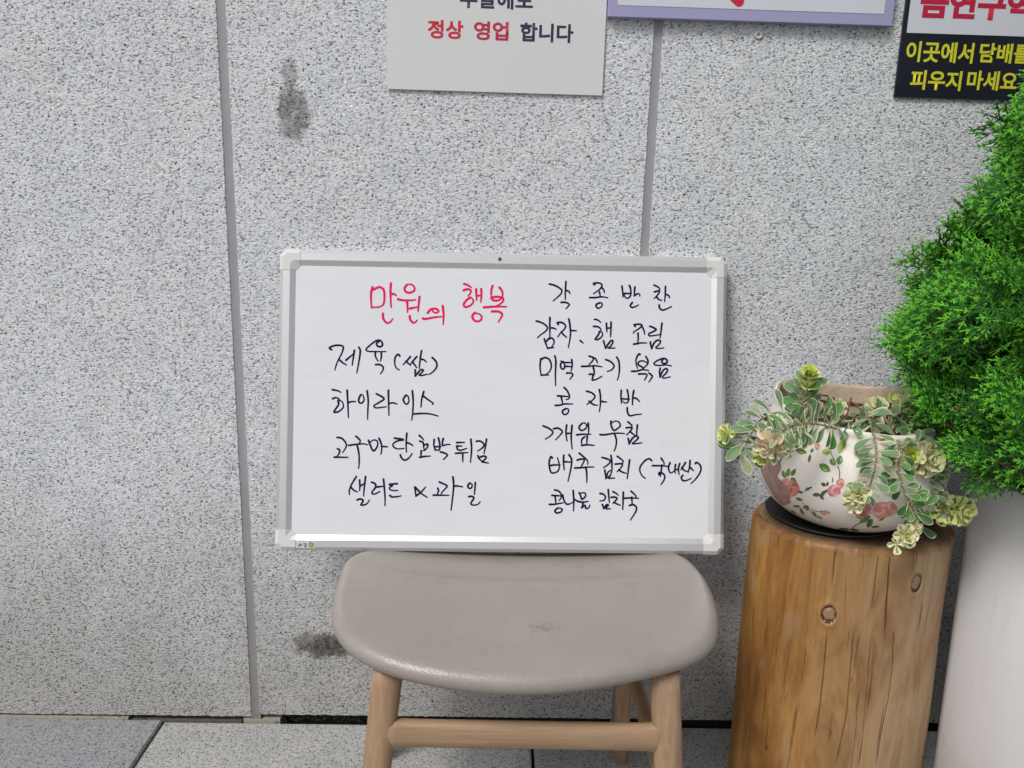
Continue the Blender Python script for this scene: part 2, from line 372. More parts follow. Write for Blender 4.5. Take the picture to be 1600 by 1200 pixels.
# ------------------------------------------------------------------ wall
wall = empty('stone_wall', (0, .02, 0), 'pale grey bush-hammered granite wall of tall panels with grey sealed joints', 'wall', kind='structure')
def jag(a, b, fixed, axis, n, amp, seed):
    """points from a to b along one axis with a chipped edge"""
    out = []
    for i in range(n+1):
        t = a+(b-a)*i/n
        o = amp*(noise.noise(Vector((t*130, seed*7.3, fixed*3)))*.9+noise.noise(Vector((t*420, seed*3.1, 5)))*.5) if 0 < i < n else 0
        out.append((fixed+o, t) if axis == 'z' else (t, fixed+o))
    return out
def stone_panel(x0, x1, z0, z1, seed):
    n = int((z1-z0)/.003)
    nb = int((x1-x0)/.004)
    L = jag(z0, z1, x0, 'z', n, .0011, seed); Rr = jag(z1, z0, x1, 'z', n, .0011, seed+9)
    T = jag(x0, x1, z1, 'x', 20, .0, seed); B = jag(x1, x0, z0, 'x', nb, .0016, seed+4)
    loop = L[:-1]+T[:-1]+Rr[:-1]+B[:-1]
    N = len(loop); ins = .0014
    cx, cz = (x0+x1)/2, (z0+z1)/2
    V = []; F = []
    for (x, z) in loop:
        V.append((x+math.copysign(ins, cx-x)*(abs(x-cx) > (x1-x0)/2-.004), 0.0, z+math.copysign(ins, cz-z)*(abs(z-cz) > (z1-z0)/2-.004)))
    for (x, z) in loop: V.append((x, .0022, z))
    for (x, z) in loop: V.append((x, .03, z))
    F.append(tuple(range(N))[::-1])
    for i in range(N):
        j = (i+1) % N
        F.append((i, j, N+j, N+i)); F.append((N+i, N+j, 2*N+j, 2*N+i))
    # make it face -Y
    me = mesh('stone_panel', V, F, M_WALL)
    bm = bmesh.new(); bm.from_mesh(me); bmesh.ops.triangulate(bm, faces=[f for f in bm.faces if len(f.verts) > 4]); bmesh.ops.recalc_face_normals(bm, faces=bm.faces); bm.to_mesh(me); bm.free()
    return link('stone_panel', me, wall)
xs = [-1.855, -1.15, -.446, .250, .955, 1.66, 2.36]
hw = .0068
k = 0
for i in range(len(xs)-1):
    jw0 = hw; jw1 = hw
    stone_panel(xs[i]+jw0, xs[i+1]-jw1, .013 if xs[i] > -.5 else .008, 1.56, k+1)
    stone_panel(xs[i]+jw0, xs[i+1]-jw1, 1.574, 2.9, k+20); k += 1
for x in xs[1:-1]:
    V = []; F = []
    n = 60
    for i in range(n+1):
        z = .004+2.896*i/n; w = .0095
        for (dx, y) in ((-w, .0010), (-w*.5, .0018), (0, .0021), (w*.5, .0018), (w, .0010)):
            V.append((x+dx, y+.0006*noise.noise(Vector((x*9, z*30, dx*400))), z))
    for i in range(n):
        for q in range(4):
            a = i*5+q; F.append((a, a+1, a+6, a+5))
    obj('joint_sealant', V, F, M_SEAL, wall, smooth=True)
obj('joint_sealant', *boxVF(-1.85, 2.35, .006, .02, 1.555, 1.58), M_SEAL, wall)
obj('backing_wall', *boxVF(-2.2, 2.7, .031, .20, -.05, 2.9), M_DARK, wall)
# wall plug left in the stone
pg = at(1185, 55, 0)
V = []; F = []
n = 20
for (r, y) in ((.0058, .004), (.0062, -.0028), (.0052, -.0036), (.0030, -.0030), (.0026, .006)):
    for q in range(n):
        a = 2*PI*q/n; V.append((pg.x+r*math.cos(a), y, pg.z+r*math.sin(a)))
for i in range(4):
    for q in range(n): F.append((i*n+q, i*n+(q+1) % n, (i+1)*n+(q+1) % n, (i+1)*n+q))
plug = obj('wall_plug', V, F, M_CAP, wall, smooth=True)
obj('plug_hole', [(pg.x+.0027*math.cos(2*PI*q/12), .002, pg.z+.0027*math.sin(2*PI*q/12)) for q in range(12)], [tuple(range(12))], M_BLACK, plug)

# ------------------------------------------------------------------ ground
gr = obj('ground', [(-40, -60, -.045), (40, -60, -.045), (40, .03, -.045), (-40, .03, -.045)], [(0, 1, 2, 3)], simple('bedding', (.10, .095, .085), .95, var=.2)); tagit(gr, kind='structure')
pave = empty('pavement', (0, -.5, 0), 'grey granite paving slabs laid against the wall', 'pavement', kind='structure')
gx = [-2.72, -2.02, -1.32, -.622, .0855, .79, 1.49, 2.19]
def slab_mesh(w, d, nm, mat):
    V, F = boxVF(0, w, -d, 0, -.04, 0)
    me = mesh(nm, V, F, mat); bm = bmesh.new(); bm.from_mesh(me)
    bmesh.ops.bevel(bm, geom=[e for e in bm.edges if all(v.co.z > -.01 for v in e.verts)], offset=.0022, segments=2, affect='EDGES')
    bm.to_mesh(me); bm.free(); return me
SL = {}
rowd = .395
for r_ in range(5):
    for i in range(len(gx)-1):
        x0 = gx[i]+.0028+(.35 if r_ % 2 else 0); w = gx[i+1]-gx[i]-.0056
        mt = M_SLAB2 if (i*7+r_*3) % 5 == 2 else M_SLAB
        if r_ == 0 and i == 2: mt = M_SLAB2
        if r_ == 0 and i in (3, 4): mt = M_SLAB
        key = (round(w, 3), mt.name)
        if key not in SL: SL[key] = slab_mesh(w, rowd-.006, 'slab', mt)
        s = link('paving_slab', SL[key], pave); s.location = (x0, -.004-r_*rowd, random.uniform(-.0008, .0008)-(.001 if i == 3 else 0))
        s.rotation_euler.z = 0.0 if i != 2 else -.001
        if r_ == 0 and i == 2: s.location.y = .0005
outer = obj('street_surface', [(-40, -60, -.012), (40, -60, -.012), (40, -1.99, -.012), (-40, -1.99, -.012)], [(0, 1, 2, 3)], simple('asphalt', (.16, .16, .16), .9, var=.2, vscale=200, bump=.4)); tagit(outer, kind='structure')
# mortar left in the gap + moss
V, F = boxVF(-.95, -.69, -.001, .029, -.02, .0035); obj('mortar_strip', V, F, M_GROUT, pave)
V, F = boxVF(-.685, -.475, .004, .029, -.02, -.003); obj('mortar_strip', V, F, simple('dirty_mortar', (.13, .12, .095), .9, var=.5, vscale=90, bump=.6), pave)
V, F = boxVF(-.47, -.40, .001, .029, -.02, .003); obj('mortar_strip', V, F, M_GROUT, pave)
def moss(x0, x1, y, zt, seed):
    rnd = random.Random(seed); V = []; F = []
    nclump = int((x1-x0)/.0011)
    for i in range(nclump):
        t = rnd.random(); x = x0+(x1-x0)*t
        env = math.sin(PI*min(max(t, .02), .98))**.5
        yy = y+rnd.uniform(-.010, .010); z = -.004+zt*env*rnd.uniform(.3, 1)
        for q in range(5):
            a = rnd.uniform(0, 2*PI); l = rnd.uniform(.0012, .0034); up = rnd.uniform(.2, 1)
            d = Vector((math.cos(a), math.sin(a), up)).normalized()*l
            s = d.cross(Vector((rnd.uniform(-1, 1), rnd.uniform(-1, 1), 1))).normalized()*l*.3
            b = len(V); p = Vector((x, yy, z)); V += [p-s, p+s, p+d]; F.append((b, b+1, b+2))
    o = obj('moss', V, F, M_MOSS); tagit(o, 'moss growing in the gap between wall and pavement', 'moss', 'moss in the gap', 'stuff'); return o
moss(-.79, -.655, .006, .012, 1); moss(-.41, -.215, .008, .013, 2); moss(-.215, .05, .012, .005, 3); moss(.05, .48, .016, .004, 4)
# dry crumb on the slab
c0 = atz(1068, 1152, .001)
V = []; F = []
rnd = random.Random(3)
pts = [(-.007, -.002, .001), (.0, -.005, .001), (.006, .001, .002), (.008, .012, .004), (.003, .005, .005), (-.003, .004, .003)]
V = [c0+Vector(p) for p in pts]+[c0+Vector((.001, 0, .005))]
F = [(i, (i+1) % 6, 6) for i in range(6)]+[(5, 4, 3, 2, 1, 0)]
tagit(obj('dry_leaf_scrap', V, F, simple('dry_leaf', (.42, .22, .07), .7)), 'small curled orange-brown dry leaf scrap on the slab beside the stool leg', 'leaf')

# ------------------------------------------------------------------ whiteboard
BX, BY, BZ, LEAN, BYAW, BROLL, BW, BH = -0.35814531, -0.12827018, 0.41311845, 0.21955, -0.0006914, 0.007813, 0.748991, 0.499987
_br = Vector((math.cos(BYAW), math.sin(BYAW), 0)); _n0 = Vector((math.sin(BYAW), -math.cos(BYAW), 0))
_bu = Vector((0, 0, 1))*math.cos(LEAN) - _n0*math.sin(LEAN)
br = _br*math.cos(BROLL) + _bu*math.sin(BROLL); bu = _bu*math.cos(BROLL) - _br*math.sin(BROLL); bn = br.cross(bu).normalized()  # bn faces the viewer
B0 = Vector((BX, BY, BZ))
Mb = Matrix.Identity(4)
for i in range(3): Mb[i][0] = br[i]; Mb[i][1] = bu[i]; Mb[i][2] = bn[i]; Mb[i][3] = B0[i]
board = empty('whiteboard', (0, 0, 0), 'aluminium-framed whiteboard with handwritten Korean menu, standing on the padded stool against the wall', 'whiteboard')
board.matrix_world = Mb
def blink(name, V, F, mat, smooth=False, mi=None, parent=None):
    me = mesh(name, V, F, mat, mi, smooth); o = bpy.data.objects.new(name, me); COL.objects.link(o); o.parent = parent or board; return o
def to_board(px, py, w=0.0):           # pixel -> board-local (u,v) on the writing surface at local height w
    d = ray(px, py); o = B0+bn*w; t = (o-CAMP).dot(bn)/d.dot(bn); p = CAMP+d*t-o
    return p.dot(br), p.dot(bu)
# writing sheet: recessed 5 mm below the frame's face (local z = 0)
ZS = -.0045
V, F = boxVF(.012, BW-.012, .012, BH-.012, -.015, ZS); blink('writing_surface', V, F, M_PVC)
# frame profile (distance from outer edge, height)
prof = [(0, -.017), (0, -.0045), (.0062, 0), (.0062, 0), (.0175, 0), (.0175, 0), (.0262, ZS+.0002), (.0262, -.017)]
CL = .034
def rail(a, b, inward):
    a = Vector((*a, 0)); b = Vector((*b, 0)); inn = Vector((*inward, 0)); V = []; F = []
    for p in (a, b):
        for (d, h) in prof: V.append(p+inn*d+Vector((0, 0, h)))
    n = len(prof)
    for i in range(n):
        if prof[i] == prof[(i+1) % n]: continue
        F.append((i, (i+1) % n, n+(i+1) % n, n+i))
    me_o = blink('frame_rail', V, F, M_ALU)
    bm = bmesh.new(); bm.from_mesh(me_o.data); bmesh.ops.recalc_face_normals(bm, faces=bm.faces); bm.to_mesh(me_o.data); bm.free()
    return bevel_obj(me_o, .0004, 2, 20)
rail((CL, 0), (BW-CL, 0), (0, 1)); rail((CL, BH), (BW-CL, BH), (0, -1))
rail((0, CL), (0, BH-CL), (1, 0)); rail((BW, CL), (BW, BH-CL), (-1, 0))
def corner(cx, cy, sx, sy):
    g = .0006                      # cap stands slightly proud of the rails
    ch = .010
    out2 = [(-g, CL), (-g, ch), (ch, -g), (CL, -g)]       # outline outer, then inner
    inn2 = [(.0268, CL), (.0268, .0268+.007), (.0268+.007, .0268), (CL, .0268)]
    mid_o = [(.0062, CL), (.0062, ch+.002), (ch+.002, .0062), (CL, .0062)]
    mid_i = [(.0180, CL), (.0180, .0230), (.0230, .0180), (CL, .0180)]
    rows = [(out2, -.017), (out2, -.0038), (mid_o, .0008), (mid_i, .0008), (inn2, ZS+.0006), (inn2, -.014)]
    V = []; F = []
    for pts, h in rows:
        for (x, y) in pts: V.append((cx+sx*x, cy+sy*y, h))
    for i in range(len(rows)-1):
        for q in range(3): F.append((i*4+q, i*4+q+1, i*4+5+q, i*4+4+q))
    F.append(tuple(i*4 for i in range(6))); F.append(tuple(i*4+3 for i in range(6))[::-1])
    o = blink('corner_cap', V, F, M_CAP)
    bm = bmesh.new(); bm.from_mesh(o.data); bmesh.ops.recalc_face_normals(bm, faces=bm.faces)
    # outward check: front faces must have +z
    s = sum(f.normal.z*f.calc_area() for f in bm.faces)
    if s < 0: bmesh.ops.reverse_faces(bm, faces=bm.faces)
    bm.to_mesh(o.data); bm.free(); bevel_obj(o, .0009, 2, 18)
corner(0, 0, 1, 1); corner(BW, 0, -1, 1); corner(0, BH, 1, -1); corner(BW, BH, -1, -1)
# screw in the top rail
su, sv = to_board(781, 405, 0)
V = []; F = []
for (r, h) in ((.0031, -.001), (.0031, .0009), (.0012, .0009), (.0010, .0001)):
    for q in range(12): V.append((su+r*math.cos(q*PI/6), sv+r*math.sin(q*PI/6), h))
for i in range(3):
    for q in range(12): F.append((i*12+q, i*12+(q+1) % 12, (i+1)*12+(q+1) % 12, (i+1)*12+q))
F.append(tuple(range(36, 48)))
blink('screw', V, F, simple('dark_screw', (.10, .10, .10), .4, metal=.6))
# maker's sticker on the bottom rail (upside down)
u0, v0 = to_board(463, 856, .0004); u1, v1 = to_board(491.5, 846.5, .0004)
stk = blink('sticker', *boxVF(u0, u1, v0, v1, .0001, .0004), simple('sticker_silver', (.55, .54, .60), .4))
cu, cv = to_board(486, 851.3, .0006)
V = []; F = []
for (r, mi_) in ((.0044, 0), (.0031, 1)):
    b = len(V); V += [(cu+r*math.cos(q*PI/10), cv+r*math.sin(q*PI/10), .0005+mi_*.0001) for q in range(20)]; F.append(tuple(range(b, b+20)))
blink('sticker_emblem', V, F, [flat('emblem_rim', (.10, .10, .12)), flat('emblem_yellow', (.35, .36, .04))], mi=[0, 1], parent=stk)
def ribbon_px(strokes, o, h0, wscale=1.0):
    """flat strokes given as pixel polylines -> (V,F) in board-local coordinates"""
    V = []; F = []
    k = 0
    for (P, w0) in strokes:
        pts = catmull([Vector((x, y, 0)) for x, y in P], 7)
        Q = [Vector((*to_board(p.x, p.y, ZS), 0)) for p in pts]
        L = sum((Q[i+1]-Q[i]).length for i in range(len(Q)-1)); s = 0
        base = len(V); N = len(Q)
        for i, q in enumerate(Q):
            t = (Q[min(i+1, N-1)]-Q[max(i-1, 0)]);
            if t.length < 1e-9: t = Vector((1, 0, 0))
            t.normalize(); nn = Vector((-t.y, t.x, 0))
            if i: s += (Q[i]-Q[i-1]).length
            fr = s/max(L, 1e-6)
            w = w0*wscale*(1.18-.42*fr**1.5+.10*noise.noise(Vector((q.x*180, q.y*180, k))))
            h = h0+k*.000012+fr*.00003
            V.append(q+nn*w+Vector((0, 0, h))); V.append(q-nn*w+Vector((0, 0, h)))
            if i in (0, N-1):
                pass
        for i in range(N-1):
            a = base+2*i; F.append((a, a+1, a+3, a+2))
        # round ends
        for (i, sg) in ((0, -1), (N-1, 1)):
            a, b_ = V[base+2*i], V[base+2*i+1]; c = (a+b_)/2; r = (a-b_).length/2
            t = (Q[min(i+1, N-1)]-Q[max(i-1, 0)]).normalized()*sg; nn = (a-b_).normalized()
            fan = [base+2*i]
            for q in range(1, 6):
                an = PI*q/6; fan.append(len(V)); V.append(c+nn*r*math.cos(an)+t*r*math.sin(an))
            fan.append(base+2*i+1); F.append(tuple(fan if sg > 0 else fan[::-1]))
        k += 1
    # orient all faces to +z
    F2 = []
    for f in F:
        a, b_, c = V[f[0]], V[f[1]], V[f[2]]
        nz = (b_-a).cross(c-a).z
        F2.append(f if nz > 0 else f[::-1])
    return V, F2
TX = {}
def T(block, *syll):
    TX.setdefault(block, []).extend(syll)
ORI = dict(B1=(570,430,6.6667), B2=(500,520,8), B3=(510,670,8.5714), B4=(640,670,8.5714), B5=(830,430,10), B6=(950,430,10), B7=(830,545,10), B8=(950,545,10), C1=(840,650,10), C2=(930,650,10), C3=(990,690,10), C4=(850,750,10))
T('B1', [[(80,125),(65,200),(70,340)],[(90,150),(150,125),(195,150),(205,220),(195,300),(150,330),(80,335)],[(272,85),(268,200),(275,335)],[(275,200),(300,195),(328,212)],[(190,400),(192,450),(225,495),(262,490),(292,455)]],
 [[(440,100),(415,135),(425,170),(465,183),(510,165),(518,130),(490,98),(450,95)],[(345,250),(400,262),(470,262),(528,257)],[(440,262),(445,330),(445,385)],[(470,348),(545,332)],[(570,225),(562,300),(555,378)],[(468,425),(475,465),(510,497),(545,470)]],
 [[(655,393),(690,355),(740,350),(768,372),(745,392),(710,380),(705,360)],[(605,452),(640,455),(720,440),(798,432)],[(812,320),(820,400),(818,512)]],
 [[(1035,90),(1075,105),(1110,128)],[(1030,158),(1070,145),(1105,160),(1095,195),(1075,215)],[(1100,232),(1060,260),(1030,305),(1050,332),(1100,315),(1132,275),(1115,240),(1085,232)],[(1160,145),(1162,200),(1165,260)],[(1212,145),(1215,210),(1208,280)],[(1165,215),(1212,210)],[(1150,390),(1122,420),(1130,460),(1170,482),(1210,465),(1215,425),(1180,400),(1140,400)]],
 [[(1332,110),(1318,160),(1318,235)],[(1402,128),(1432,170),(1435,225)],[(1318,235),(1370,225),(1435,235),(1440,270),(1410,300),(1375,318)],[(1318,235),(1340,262),(1390,262),(1435,235)],[(1240,335),(1350,328),(1475,328)],[(1325,378),(1390,378),(1432,405),(1420,440),(1392,488)]])
T('B2', [[(145,212),(118,188),(180,160),(260,158),(292,185),(270,260),(215,370),(185,465)],[(245,340),(290,378),(330,402)],[(325,342),(375,300),(420,262)],[(430,220),(418,300),(402,405)],[(485,180),(503,230),(485,370),(460,500)]],
 [[(735,110),(708,130),(715,160),(745,175),(778,160),(780,130),(750,95),(700,100),(620,160),(575,210),(610,232),(700,235),(822,235)],[(695,235),(692,290),(725,355)],[(765,240),(768,290),(757,355)],[(695,398),(750,398),(790,430),(780,480),(755,512)]],
 [[(998,290),(975,270),(940,310),(935,390),(955,440),(992,465)]],
 [[(1130,298),(1090,345),(1040,398)],[(1075,355),(1130,405)],[(1210,298),(1165,350),(1125,405)],[(1155,360),(1210,438)],[(1270,225),(1255,310),(1240,445)],[(1255,330),(1295,335),(1328,365)],[(1190,465),(1190,540)],[(1190,540),(1215,510),(1262,460),(1290,470),(1270,500),(1238,530),(1280,532),(1345,517)]],
 [[(1402,308),(1450,360),(1460,420),(1420,480),(1365,520)]],
 [[(155,712),(215,722),(260,745)],[(158,825),(200,810),(240,830),(238,848)],[(225,848),(230,900),(180,975),(185,995),(240,980),(290,930),(280,865),(240,845)],[(340,718),(348,880),(355,1058)],[(350,875),(395,860),(445,860)]],
 [[(510,775),(485,825),(490,870),(522,878),(550,840),(540,785),(515,770)],[(590,725),(603,850),(598,970),(595,1080)]],
 [[(705,762),(800,822),(740,870),(675,912),(700,938),(770,932),(830,925)],[(855,718),(858,880),(862,1035)],[(862,885),(910,875),(965,890)]],
 [[(1075,780),(1042,830),(1060,880),(1090,890),(1112,850),(1100,795),(1075,778)],[(1155,725),(1165,850),(1160,980),(1147,1090)]],
 [[(1297,735),(1272,830),(1262,928)],[(1290,790),(1350,835),(1412,880),(1405,895)],[(1170,1015),(1280,1008),(1380,1015),(1475,1040)]])
T('B3', [[(145,115),(210,130),(265,200),(260,250),(218,318)],[(148,268),(178,285),(165,340),(140,370)],[(105,380),(290,382)]],
 [[(395,100),(445,145),(452,175),(435,195)],[(300,222),(400,208),(500,202),(552,215)],[(412,218),(435,330),(440,430),(432,530)]],
 [[(565,155),(590,225),(630,295),(680,240),(685,175),(650,150),(610,160),(580,190)],[(705,128),(735,200),(740,290),(728,340)],[(740,235),(820,242)]],
 [[(912,125),(1035,145),(960,160),(900,195),(895,235),(950,268),(1040,262)],[(1078,60),(1068,180),(1072,312)],[(1075,185),(1120,200),(1160,228)],[(990,350),(1010,395),(1055,420),(1105,390),(1148,332)]],
 [[(400,640),(340,740),(308,820),(308,882)],[(330,785),(370,825),(415,845)],[(445,685),(448,760),(445,830)],[(455,765),(505,735)],[(525,640),(510,760),(498,900)],[(412,952),(450,940),(490,955),(480,990),(460,1018),(495,1022),(545,1000),(575,955)]],
 [[(605,715),(650,735),(660,780),(610,850),(640,875),(715,840)],[(680,780),(765,768)],[(765,672),(775,780),(785,920),(785,1030)]],
 [[(950,735),(840,745),(885,760),(848,785),(855,815),(910,828),(955,825)],[(850,892),(880,912),(950,908),(1000,898)]])
T('B4', [[(130,90),(165,120),(190,150)],[(135,165),(180,185),(190,250),(200,285)],[(205,215),(240,205),(240,245),(205,285),(180,290)],[(155,295),(152,380)],[(135,382),(200,370),(278,365)]],
 [[(330,142),(325,220),(345,295)],[(385,122),(400,180),(405,250),(390,290),(355,275)],[(340,240),(420,238)],[(450,130),(440,190),(445,225),(490,212),(542,210)],[(415,310),(470,325),(505,350),(480,385),(450,412)]],
 [[(630,185),(735,182)],[(632,230),(700,232)],[(635,235),(640,270),(680,288),(765,262)],[(615,328),(780,318)],[(712,330),(712,440)],[(820,140),(830,260),(822,380),(815,450)]],
 [[(895,168),(945,165),(995,205),(975,255),(910,298)],[(1030,140),(1015,240),(995,335)],[(915,360),(930,400),(960,425)],[(945,380),(990,365),(1025,380),(1000,420),(965,440),(1000,450),(1058,458)]],
 [[(70,780),(78,840),(85,900)],[(85,900),(150,850),(215,780)],[(80,785),(150,860),(235,918)]],
 [[(398,712),(450,735),(502,765),(470,810),(422,865)],[(375,795),(388,830),(370,875)],[(318,888),(530,890)],[(580,645),(590,760),(575,930),(555,1088)],[(590,770),(640,765),(710,778)]],
 [[(805,728),(778,765),(800,798),(832,785),(835,745),(808,728)],[(880,720),(875,800),(868,880)],[(792,908),(835,905),(860,930),(820,1000),(860,1022),(915,1010),(945,978)]])
T('B5', [[(285,138),(380,165),(470,225),(470,280),(410,345),(342,402)],[(543,100),(535,230),(532,378)],[(540,235),(590,255),(605,290)],[(468,425),(540,425),(595,458),(575,490),(542,525)]],
 [[(990,150),(975,128),(1060,122),(1105,150),(1085,205),(1030,250),(975,290)],[(1100,190),(1140,240),(1140,275)],[(1065,260),(1080,330)],[(915,350),(1000,350),(1100,338),(1195,352)],[(1070,432),(1015,460),(1025,505),(1060,515),(1105,480),(1100,435),(1065,430)]],
 [[(80,715),(180,750),(250,810),(230,870),(150,930),(97,978)],[(293,660),(290,800),(293,1000)],[(295,825),(340,825),(392,845)],[(205,995),(225,1060),(255,1140)],[(255,1140),(350,1130)],[(240,1030),(290,980),(345,1000),(355,1060),(320,1120)]],
 [[(425,770),(408,742),(480,740),(535,785),(520,840),(460,900),(415,965)],[(470,885),(505,930),(552,970)],[(588,685),(608,800),(612,950),(580,1130)],[(612,862),(710,870)]],
 [[(765,1020),(812,1062)]],
 [[(990,690),(1040,700),(1085,738)],[(975,800),(1050,808),(1092,855),(1075,890)],[(1065,880),(1050,930),(1000,1000),(1050,1002),(1110,950),(1110,900),(1080,880)],[(1175,750),(1178,820),(1182,885)],[(1180,830),(1250,820)],[(1248,735),(1245,850),(1240,965)],[(1130,1025),(1160,1140)],[(1160,1140),(1200,1080),(1250,1020),(1278,1040),(1240,1110),(1200,1138),(1310,1138)]])
T('B6', [[(218,170),(228,250),(235,342)],[(335,160),(355,230),(350,320),(305,362),(262,335),(255,285)],[(255,285),(365,285)],[(420,185),(415,240),(412,320)],[(412,320),(460,290),(495,300),(495,328)],[(380,428),(350,470),(370,502),(420,495),(475,465)]],
 [[(720,155),(780,185),(810,215),(805,235)],[(725,262),(790,245),(800,270),(765,320),(720,365)],[(755,335),(790,375),(838,395)],[(898,178),(895,290),(885,410)],[(900,305),(945,315),(962,355)],[(800,465),(805,510),(850,545),(920,525),(992,490)]],
 [[(425,800),(410,775),(480,765),(530,780),(490,830),(405,885),(402,908)],[(525,790),(560,860),(575,925)],[(468,905),(472,990),(462,1060)],[(400,1078),(440,1072),(520,1058),(605,1060)]],
 [[(655,798),(710,820),(752,850),(700,885),(638,915),(660,948),(830,925)],[(843,750),(830,860),(812,985)],[(662,1045),(668,1100),(682,1145)],[(682,1145),(720,1060),(775,1015),(820,1035),(790,1090),(745,1130),(790,1145),(870,1135)]])
T('B7', [[(150,155),(138,280),(155,410)],[(155,410),(275,410)],[(160,165),(210,138),(280,165),(315,260),(290,350),(230,400)],[(370,115),(385,200),(378,400),(382,575)]],
 [[(500,200),(460,240),(465,295),(500,318),(525,280),(510,220),(460,190)],[(510,215),(630,215)],[(520,272),(635,280)],[(633,170),(640,260),(625,345)],[(555,380),(620,378),(648,410),(605,478)]],
 [[(905,115),(960,135),(965,180),(900,250)],[(955,130),(1010,160),(1035,220)],[(790,275),(900,272),(1000,265),(1108,282)],[(970,285),(985,380),(965,440)],[(905,398),(960,400),(960,450),(955,490),(1020,475),(1105,430)]],
 [[(1165,170),(1240,200),(1295,265),(1260,325),(1190,355)],[(1335,130),(1370,200),(1378,320),(1365,430),(1345,488)]],
 [[(515,605),(565,660),(598,740),(585,780),(545,795)],[(410,735),(480,740),(580,745)],[(470,755),(490,850)],[(375,885),(450,880),(520,862),(650,862)],[(540,935),(490,970),(500,1015),(540,1025),(582,985),(575,940),(530,935)]],
 [[(865,662),(950,690),(995,745),(960,800),(870,870)],[(905,818),(970,870),(1035,882)],[(1065,640),(1082,740),(1080,870),(1065,980)],[(1085,820),(1180,832)]])
T('B8', [[(500,90),(478,85),(440,160),(440,240),(460,305)],[(590,120),(625,190),(610,250),(540,310)],[(535,285),(475,250),(480,205),(540,188),(605,215)],[(370,352),(450,348),(540,325),(635,340)],[(480,395),(540,392),(610,405),(570,488)],[(640,378),(690,425),(670,475),(635,520)]],
 [[(860,165),(838,200),(870,232),(920,215),(915,170),(865,150),(780,180),(718,225),(750,255),(860,258),(900,250),(990,268)],[(815,305),(805,370),(812,440)],[(812,440),(860,340),(910,310),(930,340),(890,400),(848,440),(880,458),(975,438)]],
 [[(208,650),(202,740),(210,855)],[(300,640),(318,740),(310,830),(270,848),(225,815)],[(205,780),(335,788)],[(403,650),(385,760),(382,875)],[(390,765),(450,780),(492,825)],[(300,922),(305,990),(340,1045),(420,1032),(520,1020)]])
T('C1', [[(85,155),(170,190),(238,250),(200,310),(122,360)],[(250,200),(320,190),(385,240),(350,300),(282,372)],[(455,140),(442,260),(460,392)],[(455,272),(530,270)],[(538,145),(525,320),(530,430),(540,520)]],
 [[(690,120),(650,165),(660,210),(700,225),(755,190),(765,140),(730,108),(690,115)],[(790,110),(798,190),(795,265)],[(610,295),(690,285),(830,285)],[(735,325),(690,370),(690,450)],[(775,310),(770,400),(765,440)],[(690,460),(780,450),(885,460)]],
 [[(230,655),(205,640),(180,740),(210,880),(300,875),(335,820),(335,740),(308,650)],[(205,775),(250,765),(355,765)],[(408,615),(405,720),(415,845)],[(410,712),(520,722)],[(490,605),(530,680),(520,820),(475,1020)]],
 [[(650,580),(720,640),(780,700),(785,755)],[(620,690),(680,672),(730,690),(680,790)],[(580,812),(680,808),(780,798),(880,798)],[(755,815),(768,900),(768,1038)]])
T('C2', [[(245,80),(250,150),(290,225),(350,195),(392,150),(370,95),(310,80),(255,110)],[(75,292),(160,292),(280,272),(380,268),(460,275)],[(305,285),(330,370),(325,460),(298,545)]],
 [[(510,90),(550,125),(575,150),(560,180)],[(485,185),(570,180),(560,220),(490,298)],[(540,240),(590,280),(625,300)],[(660,140),(652,220),(648,305)],[(515,350),(530,435)],[(530,435),(580,350),(640,312),(672,340),(630,390),(580,430),(650,430),(730,418)]],
 [[(105,648),(180,668),(235,700),(210,750),(128,808)],[(245,615),(260,720),(260,850),(235,930)],[(150,845),(158,900),(168,975)],[(168,975),(200,880),(240,850)],[(235,930),(205,970),(305,970)]],
 [[(345,630),(400,670),(435,705),(430,735)],[(315,752),(400,745),(425,760),(400,810),(345,868)],[(370,840),(420,875),(485,895)],[(538,685),(520,820),(500,978)]])
T('C3', [[(282,298),(240,268),(170,305),(105,390),(100,470),(140,540),(185,575)]],
 [[(430,258),(470,320),(475,360)],[(295,375),(440,378),(540,388)],[(440,365),(432,450),(415,545)],[(395,515),(400,485),(440,490),(485,530),(475,600),(425,675)]],
 [[(570,330),(545,400),(560,470),(590,488),(635,455)],[(655,360),(645,430),(650,495)],[(655,435),(700,438)],[(720,345),(700,420),(710,515)]],
 [[(810,328),(780,380),(740,440)],[(755,400),(790,450),(840,465)],[(882,295),(875,390),(850,485)],[(880,400),(935,455)],[(770,528),(745,560),(770,608),(830,605),(898,575)]],
 [[(965,345),(985,325),(1040,370),(1050,450),(990,560),(898,655)]])
